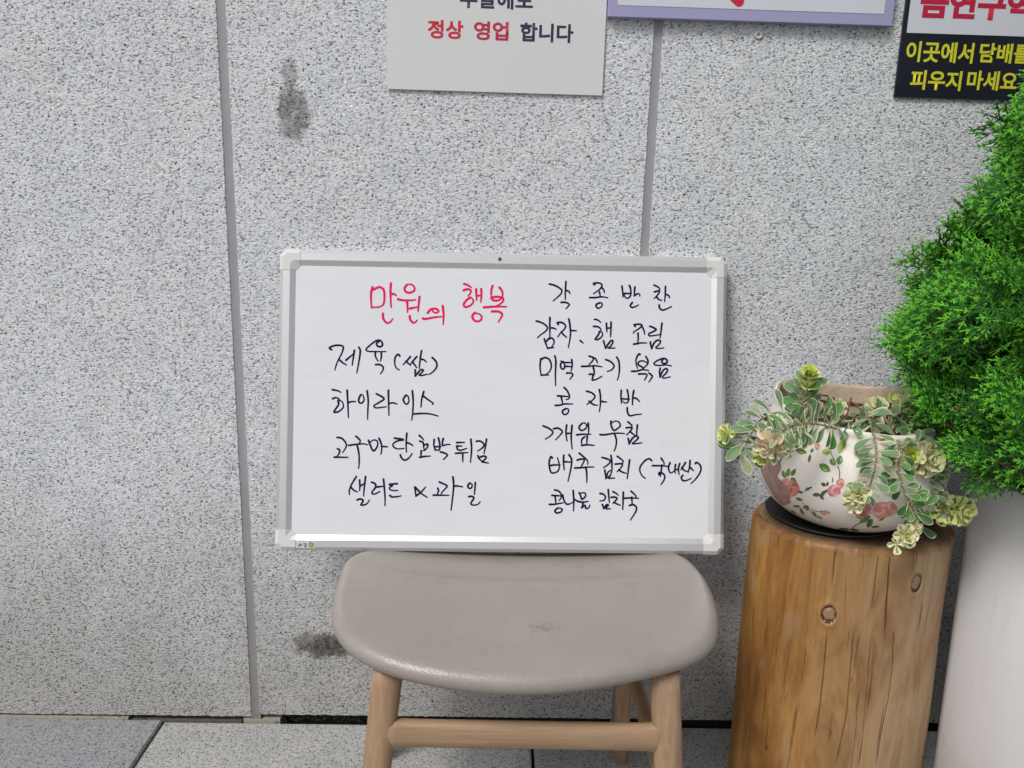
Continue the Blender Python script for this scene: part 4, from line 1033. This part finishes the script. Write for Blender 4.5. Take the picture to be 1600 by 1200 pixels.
pstem([(1292, 690), (1300, 712), (1306, 722)], 1.4); pstem([(1309, 728), (1312, 738), (1311, 750)], 1.6); pstem([(1246, 770), (1256, 768), (1266, 762)]); pstem([(1253, 785), (1265, 795), (1280, 800)]); pstem([(1264, 797), (1273, 806), (1284, 811)]); pstem([(1330, 827), (1338, 820), (1350, 815)], 1.5)
pstem([(1334, 700), (1340, 712), (1343, 720)], 1.2); pstem([(1382, 732), (1387, 745), (1388, 752)], 1.5); pstem([(1252, 812), (1262, 817), (1270, 824)]); pstem([(1276, 775), (1285, 771), (1292, 765)])

# ------------------------------------------------------------------ trailing variegated sedum
sed = empty('trailing_succulent', (PC.x, PC.y, PZ+.14), 'variegated trailing succulent with cream-edged leaves and pale rosettes spilling from the rose-painted pot', 'plant')
def leaf_mesh(gm, mm, kind, curl, marg, ratio=None):
    """obovate leaf along +Y, length 1, face +Z; centre green, rim cream, slight keel and toothed tip"""
    outl_ = [(0, .045), (.14, .065), (.30, .12), (.46, .20), (.62, .265), (.76, .28), (.87, .235), (.95, .14), (1.0, 0)]
    if kind == 1: outl_ = [(t, w*.70) for t, w in outl_]
    if kind == 2: outl_ = [(t, w*1.5) for t, w in outl_]
    if kind == 3: outl_ = [(t, w*1.25) for t, w in outl_]
    outl_ = [(t, w*(.80 if kind < 2 else .92)) for t, w in outl_]
    V = []; F = []; mi = []
    def z(t, w): return curl*(t*t)+abs(w)*.62-.10*t
    for (t, w) in outl_:
        tw = w*(1+.06*(1 if int(t*40) % 2 else -1)*(t > .5))
        iw = (w*ratio if ratio else max(0, w-marg)) if t > .1 else w*.4; it = t if t < .93 else t-marg*.9
        for (s, q, tt) in ((-1, tw, t), (-1, iw, it), (0, 0, it), (1, iw, it), (1, tw, t)):
            V.append((s*q, tt, z(tt, q)))
    for i in range(len(outl_)-1):
        for q in range(4):
            a = i*5+q; F.append((a, a+1, a+6, a+5)); mi.append(1 if q in (0, 3) else 0)
    me = mesh('leaf', V, F, [gm, mm], mi, True); return me
LM = {}
for gi, g in enumerate(M_SG):
    for kind in (0, 1):
        for ci, cv_ in enumerate((-.42, -.12, .30)):
            LM[(gi, kind, ci)] = leaf_mesh(g, M_SM, kind, cv_, .030 if gi != 2 else .055)
LMY = [leaf_mesh(M_SG[1], M_SY2, 2, .25, .12, .28), leaf_mesh(M_STRIPE, M_SY2, 2, .5, .12, .2), leaf_mesh(M_SY, M_SY, 2, .6, .05)]
LMC = [leaf_mesh(M_STRIPE, M_SC, 2, .2, .12, .24), leaf_mesh(M_STRIPE, M_SC, 2, .4, .12, .14), leaf_mesh(M_SY, M_SC, 2, .5, .12)]
LMP = [leaf_mesh(M_SP, M_SC, 3, c_, .10) for c_ in (-.2, .2)]+[leaf_mesh(M_SP, M_SP, 3, .4, .05)]
nleaf = [0]
def put_leaf(me, p, d, up, L, parent=sed, name='leaf'):
    d = d.normalized(); up = (up-d*up.dot(d))
    if up.length < 1e-4: up = Vector((0, -1, .2)); up = up-d*up.dot(d)
    up.normalize(); s = d.cross(up)
    o = bpy.data.objects.new(name, me); COL.objects.link(o); o.parent = parent
    Mx = Matrix.Identity(4)
    for i in range(3): Mx[i][0] = s[i]*L; Mx[i][1] = d[i]*L; Mx[i][2] = up[i]*L; Mx[i][3] = p[i]
    if parent is sed: Mx = Matrix.Translation(-sed.location) @ Mx
    o.matrix_local = Mx
    nleaf[0] += 1
    return o
rs = random.Random(11)
def path3(P):
    out = []
    for p in P:
        if len(p) == 3: out.append(at(*p))
        else:
            h = pot_hit(*p); out.append(h[0]+h[1]*.013+Vector((0, -.004, 0)) if h else at(p[0], p[1], -.25))
    return catmull(out, 8)
def stem(P, n, gi, kinds, L, r0=.0016, start=.05, mat=None, spread=1.0, fwd=.55, toward=.35, end=1.0):
    path = path3(P); N = len(path)
    V, F = tube(path, [r0*(1-.4*i/N) for i in range(N)], 6)
    obj('stem', V, F, mat or M_STEM, sed, smooth=True)
    n = int(n*1.45)
    for k_ in range(n):
        t = start+(end-start)*(k_+.5)/n; i = min(int(t*(N-1)), N-2); p = path[i].lerp(path[i+1], t*(N-1)-i)
        tan = (path[i+1]-path[i]).normalized(); vw = (CAMP-p).normalized()
        side = tan.cross(vw).normalized(); nrm_ = side.cross(tan).normalized()
        if nrm_.dot(vw) < 0: nrm_ = -nrm_
        ang = (k_*2.4)+rs.uniform(-.4, .4)
        lat = side*math.cos(ang)*spread+nrm_*max(-.1, math.sin(ang))*.6
        if lat.length < .35: lat = side*(.5 if k_ % 2 else -.5)+nrm_*.3
        d = (tan*fwd+lat.normalized()+Vector((0, 0, rs.uniform(-.15, .25)))).normalized()
        up = (nrm_*1.0+vw*toward+Vector((0, 0, .5))-tan*.3+Vector((rs.uniform(-.4, .4), 0, rs.uniform(-.2, .4))))
        gg = gi[k_ % len(gi)]
        put_leaf(LM[(gg, kinds[k_ % len(kinds)], rs.randrange(3))], p+nrm_*r0, d, up, L*1.14*rs.uniform(.8, 1.2)*(1-.2*t))
    return path
def rosette(px, py, Y, R, axis, meshes, n=(6, 6, 5, 4)):
    c = at(px, py, Y); ax = Vector(axis).normalized(); a0 = ax.cross(Vector((0.3, .2, 1))).normalized(); a1 = ax.cross(a0)
    for ly, cnt in enumerate(n):
        el = (.15, .5, .9, 1.25)[ly]; L = R*(1, .85, .68, .5)[ly]
        me = meshes[min(2, (0, 1, 1, 2)[ly])]
        for k_ in range(cnt):
            a = 2*PI*(k_+.5*ly)/cnt+rs.uniform(-.15, .15)+px
            dr = a0*math.cos(a)+a1*math.sin(a)
            d = dr*math.cos(el)+ax*math.sin(el)
            put_leaf(me, c+ax*(.0022*ly), d, ax*math.cos(el)-dr*math.sin(el), L*rs.uniform(.88, 1.1)*1.05)
# back / left arm hanging off the rim
stem([(1262, 668, -.25), (1225, 645, -.26), (1190, 655, -.27), (1170, 684, -.27), (1152, 706, -.26)], 17, (0, 0, 2, 0), (0, 0, 1), .033, .0017, toward=.6, spread=1.2, fwd=.35)
stem([(1250, 672, -.27), (1215, 662, -.24), (1182, 690, -.24), (1165, 718, -.24)], 8, (3, 0, 1), (0,), .028, toward=.5)
rosette(1138, 678, -.26, .016, (-.8, -.5, .3), LMY, (5, 4, 3, 2))
# main left spray over the rim
stem([(1305, 670, -.280), (1284, 664, -.30), (1258, 662, -.31), (1232, 668, -.315), (1212, 684, -.315)], 20, (0, 1, 0, 2), (1, 0, 1), .031, .0018, toward=.3, spread=1.3, fwd=.4)
stem([(1262, 668, -.30), (1240, 676, -.318), (1222, 690, -.318), (1208, 700, -.31)], 12, (2, 2, 0), (1,), .024, toward=.4)
rosette(1203, 692, -.315, .023, (-.7, -.6, -.35), LMP, (7, 6, 4, 2)); rosette(1225, 697, -.318, .018, (-.3, -.8, -.7), LMP, (6, 5, 3, 2))
rosette(1192, 712, -.29, .014, (-.4, -.8, -.2), LMY, (5, 5, 3, 2))
# upright shoot with the lime rosette
stem([(1262, 662, -.23), (1256, 640, -.235), (1254, 618, -.235), (1262, 598, -.235)], 14, (0, 1, 0), (0, 0, 1), .028, .0016, toward=.2, spread=1.2, fwd=.7)
rosette(1262, 606, -.238, .020, (-.1, -.35, 1), LMY, (7, 6, 5, 3)); rosette(1263, 591, -.24, .0175, (.0, -.35, 1), [LMY[1], LMY[2], LMY[2]], (7, 6, 5, 4))
# right of it, inner leaves
stem([(1300, 668, -.26), (1290, 650, -.25), (1302, 644, -.24)], 3, (1, 0), (0,), .027)
rosette(1308, 637, -.22, .015, (.1, -.7, .8), LMC, (5, 4, 2, 0))
stem([(1345, 672, -.25), (1325, 660, -.26), (1306, 666, -.27)], 4, (0, 1), (0, 1), .029)
# centre drape
stem([(1352, 640, -.24), (1360, 662, -.27), (1363, 690), (1362, 722), (1356, 748), (1347, 766)], 20, (0, 2, 0, 0), (0, 1), .027, .0018, toward=.5, spread=1.2, fwd=.45, mat=None)
rosette(1340, 772, -.315, .019, (-.3, -.9, .2), LMC, (6, 5, 4, 3)); rosette(1334, 784, -.314, .016, (-.2, -.9, -.5), LMC, (5, 4, 0, 0))
# inner leaves around the middle
stem([(1372, 660, -.23), (1352, 648, -.24), (1335, 652, -.25), (1328, 668, -.26)], 5, (0, 0), (0,), .027)
stem([(1410, 668, -.22), (1392, 650, -.23), (1372, 648, -.24), (1358, 662, -.25)], 6, (0, 2, 0), (0,), .028)
rosette(1368, 637, -.21, .017, (-.3, -.6, .8), LMC, (6, 5, 2, 0)); rosette(1393, 627, -.19, .012, (0, -.7, .8), [LMC[2], LMC[2], LMC[2]], (5, 4, 0, 0))
stem([(1425, 655, -.20), (1408, 640, -.21), (1400, 655, -.24)], 6, (0, 1), (0,), .026)
# right drape, brown bare stem then dark leaves
stem([(1384, 655, -.24), (1396, 678, -.27), (1398, 702), (1394, 730), (1402, 762), (1416, 788), (1424, 806), (1420, 826)], 22, (1, 3, 1), (0,), .0245, .002, start=.22, toward=.8, spread=1.2)
rosette(1413, 836, -.325, .018, (-.2, -.95, .3), LMC, (6, 5, 4, 3)); rosette(1400, 850, -.325, .013, (-.4, -.9, 0), LMC, (4, 0, 0, 0)); rosette(1426, 822, -.315, .013, (.1, -.9, .3), LMC, (5, 4, 2, 0))
stem([(1414, 786, -.31), (1428, 790, -.315), (1442, 792, -.315)], 5, (1, 1), (0,), .024, toward=.8)
# big cream rosette and its neighbours
stem([(1418, 655, -.22), (1430, 678, -.26), (1440, 704, -.28)], 12, (0, 0, 1), (0,), .029, .0018, toward=.6)
rosette(1444, 718, -.295, .026, (.15, -.95, .25), LMC, (9, 8, 5, 2)); rosette(1424, 712, -.30, .018, (-.4, -.9, .3), [LMC[1], LMC[2], LMY[2]], (6, 6, 5, 4))
rosette(1432, 694, -.285, .024, (-.1, -.8, .7), [LM[(0, 0, 1)]]*3, (5, 4, 0, 0))
stem([(1440, 728, -.28), (1448, 752, -.285), (1462, 776, -.29), (1482, 790, -.29)], 18, (0, 1, 0), (1, 0), .021, .0015, toward=.4)
stem([(1448, 750, -.27), (1462, 730, -.27), (1472, 712, -.27)], 8, (0, 1), (1,), .021, toward=.4)
stem([(1420, 725, -.29), (1428, 748, -.285), (1424, 772, -.285)], 11, (3, 1, 0), (0, 1), .021, toward=.6)
rosette(1494, 797, -.298, .024, (.3, -.95, .15), LMY, (8, 7, 5, 4)); rosette(1478, 801, -.29, .021, (-.5, -.8, 0), LMY, (5, 4, 0, 0)); rosette(1474, 784, -.285, .018, (-.4, -.6, .4), LMC, (5, 4, 0, 0))
# right rim, plain green leaves
pr_ = stem([(1418, 632, -.16), (1436, 650, -.18), (1450, 676, -.20), (1458, 702, -.22)], 9, (1, 0, 1), (0,), .029, .0024, toward=.7, mat=M_RSTEM)
for (x, y, Y, dx, dz) in ((1450, 672, -.22, 1.0, .35), (1453, 688, -.23, 1.0, .1), (1452, 706, -.24, .8, .25), (1440, 668, -.24, .1, .5), (1428, 688, -.27, -.5, .4)):
    put_leaf(LM[(1, 0, 1)], at(x, y, Y), Vector((dx, -.25, dz)), Vector((-.1, -1, .6)), .034)
# bare reddish runners in the pot
for P in ([(1262, 640, -.22), (1280, 618, -.20), (1310, 626, -.17), (1325, 645, -.18)], [(1330, 628, -.12), (1345, 640, -.15), (1350, 668, -.22)], [(1322, 655, -.2), (1326, 635, -.17), (1330, 622, -.13)], [(1300, 640, -.14), (1330, 633, -.12), (1360, 642, -.13)], [(1384, 665, -.2), (1388, 642, -.19), (1392, 630, -.19)]):
    path = catmull([at(*p) for p in P], 6); V, F = tube(path, .0016, 6); obj('stem', V, F, M_RSTEM, sed, smooth=True)

# ------------------------------------------------------------------ white planter with conifer
PX0, PYB, PS, PTZ = .742, -.172, .37, .603
planter = empty('white_planter', (PX0+PS/2, PYB-PS/2, 0), 'tall white planter with rounded corners holding the conifer', 'planter')
def rsq(x0, x1, y0, y1, r, n=8):
    P = []
    for (cx, cy, a0) in ((x1-r, y1-r, 0), (x0+r, y1-r, PI/2), (x0+r, y0+r, PI), (x1-r, y0+r, 3*PI/2)):
        for i in range(n+1):
            a = a0+PI/2*i/n; P.append((cx+r*math.cos(a), cy+r*math.sin(a)))
    return P
V = []; F = []
rows = [(.012, 0), (.010, .004), (.0, PTZ-.003), (.0006, PTZ-.0008), (.003, PTZ), (.013, PTZ), (.0158, PTZ-.002), (.016, PTZ-.08)]
for ins, z in rows:
    P = rsq(PX0+ins, PX0+PS-ins, PYB-PS+ins, PYB-ins, max(.045-ins, .02))
    V += [(x, y, z) for x, y in P]
n = len(P)
for i in range(len(rows)-1):
    for q in range(n): F.append((i*n+q, i*n+(q+1) % n, (i+1)*n+(q+1) % n, (i+1)*n+q))
pl = obj('planter_body', V, F, M_PLANTER, planter, smooth=True)
bm = bmesh.new(); bm.from_mesh(pl.data); bmesh.ops.recalc_face_normals(bm, faces=bm.faces); bm.to_mesh(pl.data); bm.free()
V = []; F = []
g = 26
for j in range(g+1):
    for i in range(g+1):
        x = PX0+.016+(PS-.032)*i/g; y = PYB-.016-(PS-.032)*j/g; V.append((x, y, PTZ-.022+.008*noise.noise(Vector((x*40, y*40, 0)))))
for j in range(g):
    for i in range(g): q = j*(g+1)+i; F.append((q, q+1, q+g+2, q+g+1))
obj('soil', V, F, M_SOIL, planter, smooth=True)
V = []; F = []
rnd = random.Random(5)
for i in range(260):                                     # dropped brown needles and bark on the soil
    x = PX0+.02+rnd.random()*.14; y = PYB-.03-rnd.random()*.3; a = rnd.random()*PI; l = rnd.uniform(.006, .02); w = rnd.uniform(.001, .004)
    d = Vector((math.cos(a), math.sin(a), rnd.uniform(-.3, .4))).normalized()*l; s = Vector((-math.sin(a), math.cos(a), .3))*w; p = Vector((x, y, PTZ-.014+rnd.random()*.010)); b = len(V)
    V += [p-d, p+s, p+d, p-s]; F.append((b, b+1, b+2, b+3))
tagit(obj('bark_litter', V, F, M_BARK, planter), kind='stuff')

TC = Vector((.90, -.32)); 
Rprof = [(.60, .12), (.615, .19), (.645, .240), (.69, .280), (.73, .306), (.785, .316), (.874, .305), (.923, .272), (1.007, .246), (1.104, .210), (1.171, .190), (1.30, .16), (1.50, .10), (1.68, .02)]
def Rz(z):
    if z <= Rprof[0][0]: return Rprof[0][1]
    for (a, ra), (b, rb) in zip(Rprof, Rprof[1:]):
        if z <= b: return ra+(rb-ra)*(z-a)/(b-a)
    return .02
tree = empty('conifer', (TC.x, TC.y, PTZ-.02), 'bright green conical conifer with flat scaly sprays, growing in the white planter', 'tree')
V, F = tube([(TC.x, TC.y, PTZ-.03), (TC.x+.01, TC.y, .8), (TC.x, TC.y+.01, 1.1), (TC.x, TC.y, 1.6)], [.022, .017, .011, .004], 10)
obj('trunk', V, F, M_BARK, tree, smooth=True)
rb = random.Random(21)
V = []; F = []
BR = []
for i in range(170):
    z = rb.uniform(.62, 1.55); a = rb.uniform(0, 2*PI); L = Rz(z+.08)*.93
    dr = Vector((math.cos(a), math.sin(a), 0)); p0 = Vector((TC.x, TC.y, z-.04)); p1 = p0+dr*L*.5+Vector((0, 0, .03)); p2 = p0+dr*L+Vector((0, 0, .09))
    if p2.y > -.03: continue
    v, f = tube(catmull([p0, p1, p2], 4), [.005-.0004*k_ for k_ in range(9)], 5); b = len(V); V += v; F += [tuple(q+b for q in t) for t in f]
o = obj('branches', V, F, M_BARK, tree, smooth=True); tagit(o, kind='stuff')
def frond_mesh(seed, dense):
    """flat scaly spray along +Y, 1 unit long; (V array, tris, material idx)"""
    r = random.Random(seed); V = []; F = []; mi = []
    def scale(p, d, L, w, nrm_, m_):
        s = d.cross(nrm_).normalized(); b = len(V)
        V.extend([p-s*w*.35, p+d*L*.62-s*w+nrm_*w*.1, p+d*L, p+d*L*.62+s*w+nrm_*w*.1, p+s*w*.35, p+d*L*.5+nrm_*w*.75])
        F.extend([(b+4, b, b+5), (b, b+1, b+5), (b+1, b+2, b+5), (b+2, b+3, b+5), (b+3, b+4, b+5)]); mi.extend([m_]*5)
    def turn(d, nrm_, an, tilt):
        s = d.cross(nrm_).normalized(); return (d*math.cos(an)+s*math.sin(an)+nrm_*tilt).normalized()
    def branchlet(p, d, L, nrm_, tip):
        n = 3; cur = p.copy(); st = L/n
        for i in range(n):
            m_ = 1 if (tip and i >= 1) or r.random() < .06 else 0
            scale(cur, d, st*1.45, .0130*(1-.12*i), nrm_, m_)
            if i in (0, 1):
                for sg in (1, -1):
                    if r.random() < .72: scale(cur+d*st*.45, turn(d, nrm_, sg*.75, .05), st*1.25, .0110, nrm_, m_)
            d = turn(d, nrm_, r.uniform(-.18, .18), r.uniform(-.05, .05)); cur = cur+d*st
    def axis(p, d, L, lvl, nrm_, tipw):
        n = {2: 7, 1: 4}[lvl]; cur = p.copy(); dd = d.copy(); step = L/n
        for i in range(n):
            t = i/n
            dd = turn(dd, nrm_, r.uniform(-.10, .10), r.uniform(-.06, .03))
            scale(cur, dd, step*1.3, .0135 if lvl == 2 else .0115, nrm_, 0)
            for sg in ((1, -1) if lvl == 2 else ((1,) if i % 2 else (-1,))):
                if lvl == 2 and t < .1: continue
                d2 = turn(dd, nrm_, sg*r.uniform(.62, .88), r.uniform(-.25, .15))
                if lvl == 2: axis(cur, d2, L*.46*(math.sin(PI*min(1, t*.8+.20))**.7)*r.uniform(.75, 1.1), 1, nrm_, t > .45)
                else: branchlet(cur, d2, max(step*1.7, .07)*r.uniform(.8, 1.2), nrm_, tipw and t > .2 or t > .6)
            cur = cur+dd*step
        branchlet(cur, dd, max(step*1.2, .08), nrm_, True)
    axis(Vector((0, 0, 0)), Vector((0, 1, 0)), 1.0, 2, Vector((0, 0, 1)), False)
    return np.array([tuple(v) for v in V]), F, mi
FR = [frond_mesh(s, 1) for s in range(6)]
FRM = [mesh('frond', v, f, [M_TH, M_THT], mi) for v, f, mi in FR]
rf = random.Random(33)
cands = []
NF = 1700
tries = 0
while len(cands) < NF and tries < 60000:
    tries += 1
    z = rf.uniform(.60, 1.66)
    if rf.random() > Rz(z)/.33+.1 or (z < .72 and rf.random() < .45): continue
    a = rf.uniform(-PI, PI)
    R = (Rz(z)+.012)*(1+.17*noise.noise(Vector((math.cos(a)*3.2, math.sin(a)*3.2, z*11)))+.05*noise.noise(Vector((math.cos(a)*9, math.sin(a)*9, z*30))))
    dep = rf.choice((0, 0, 0, 1, 1, 2))
    rr = R*(1-.13*dep)-rf.uniform(0, .05)-.008
    dr = Vector((math.cos(a), math.sin(a), 0)); p = Vector((TC.x, TC.y, z))+dr*max(rr, .005)
    if p.y > -.035: continue
    x_, y_ = project(p)
    vis = x_ < 1760 and -160 < y_ < 900 and dr.dot((CAMP-p).normalized()) > -.35
    if not vis and rf.random() > .22: continue
    L = rf.uniform(.065, .115)
    lowk = max(0, (.74-z)/.14)
    tg = dr.cross(Vector((0, 0, 1)))
    if dep < 2 and noise.noise(Vector((a*4.6, z*14, 2+dep*.4))) > (.0, .10)[dep]: continue
    q_ = Vector((a*4, z*12, 0)); f1 = noise.noise(q_+Vector((9, 0, 1))); f2 = noise.noise(q_+Vector((0, 7, 5))); f3 = noise.noise(q_+Vector((3, 3, 8)))
    d = (dr*(.62+f1*.7+rf.uniform(-.15, .15))+Vector((0, 0, .28+f3*1.0-lowk*.35+rf.uniform(-.2, .2)))+tg*(f2*1.5+rf.uniform(-.35, .35))).normalized()
    p = p-d*L*.75
    nrm_ = tg*(f3*.8+rf.uniform(-.2, .2))+Vector((0, 0, .45+f2*.5))+dr*rf.uniform(.4, .9)+(CAMP-p).normalized()*.45
    nrm_ = (nrm_-d*nrm_.dot(d)).normalized()
    tip = p+d*L
    if tip.y > -.012 or min(tip.z, p.z) < .665 and rf.random() < .8 or tip.z < PTZ-.03: continue
    s = d.cross(nrm_)
    Mx = np.array([[s.x*L, d.x*L, nrm_.x*L], [s.y*L, d.y*L, nrm_.y*L], [s.z*L, d.z*L, nrm_.z*L]])
    score = (dep == 0)*1.0*(1 if x_ < 1620 and 60 < y_ < 800 else 0)*L/(tip-CAMP).length*(.3+max(0, dr.dot((CAMP-p).normalized())))
    cands.append((score, rf.randrange(6), Mx, p))
cands.sort(key=lambda c: -c[0])
for sc_, fi, Mx, p in cands[:300]:
    o = bpy.data.objects.new('frond', FRM[fi]); COL.objects.link(o); o.parent = tree
    MM = Matrix.Identity(4)
    for i in range(3):
        for j in range(3): MM[i][j] = Mx[i][j]
        MM[i][3] = p[i]-tree.location[i]
    o.matrix_local = MM
vs = []; fs = []; ms = []; off = 0
for sc_, fi, Mx, p in cands[300:]:
    v, f, mi = FR[fi]; vs.append(v @ Mx.T+np.array(p)); fs.append(np.array(f)+off); ms.append(np.array(mi)); off += len(v)
vs = np.concatenate(vs); fs = np.concatenate(fs); ms = np.concatenate(ms)
me = bpy.data.meshes.new('foliage'); me.vertices.add(len(vs)); me.vertices.foreach_set('co', vs.ravel())
me.loops.add(fs.size); me.loops.foreach_set('vertex_index', fs.ravel().astype(np.int32)); me.polygons.add(len(fs))
me.polygons.foreach_set('loop_start', np.arange(0, fs.size, 3, dtype=np.int32))
me.materials.append(M_TH); me.materials.append(M_THT); me.polygons.foreach_set('material_index', ms.astype(np.int32)); me.update(calc_edges=True)
tagit(link('foliage', me, tree), kind='stuff')
print('leaves', nleaf[0], 'fronds', len(cands), 'foliage tris', len(fs))
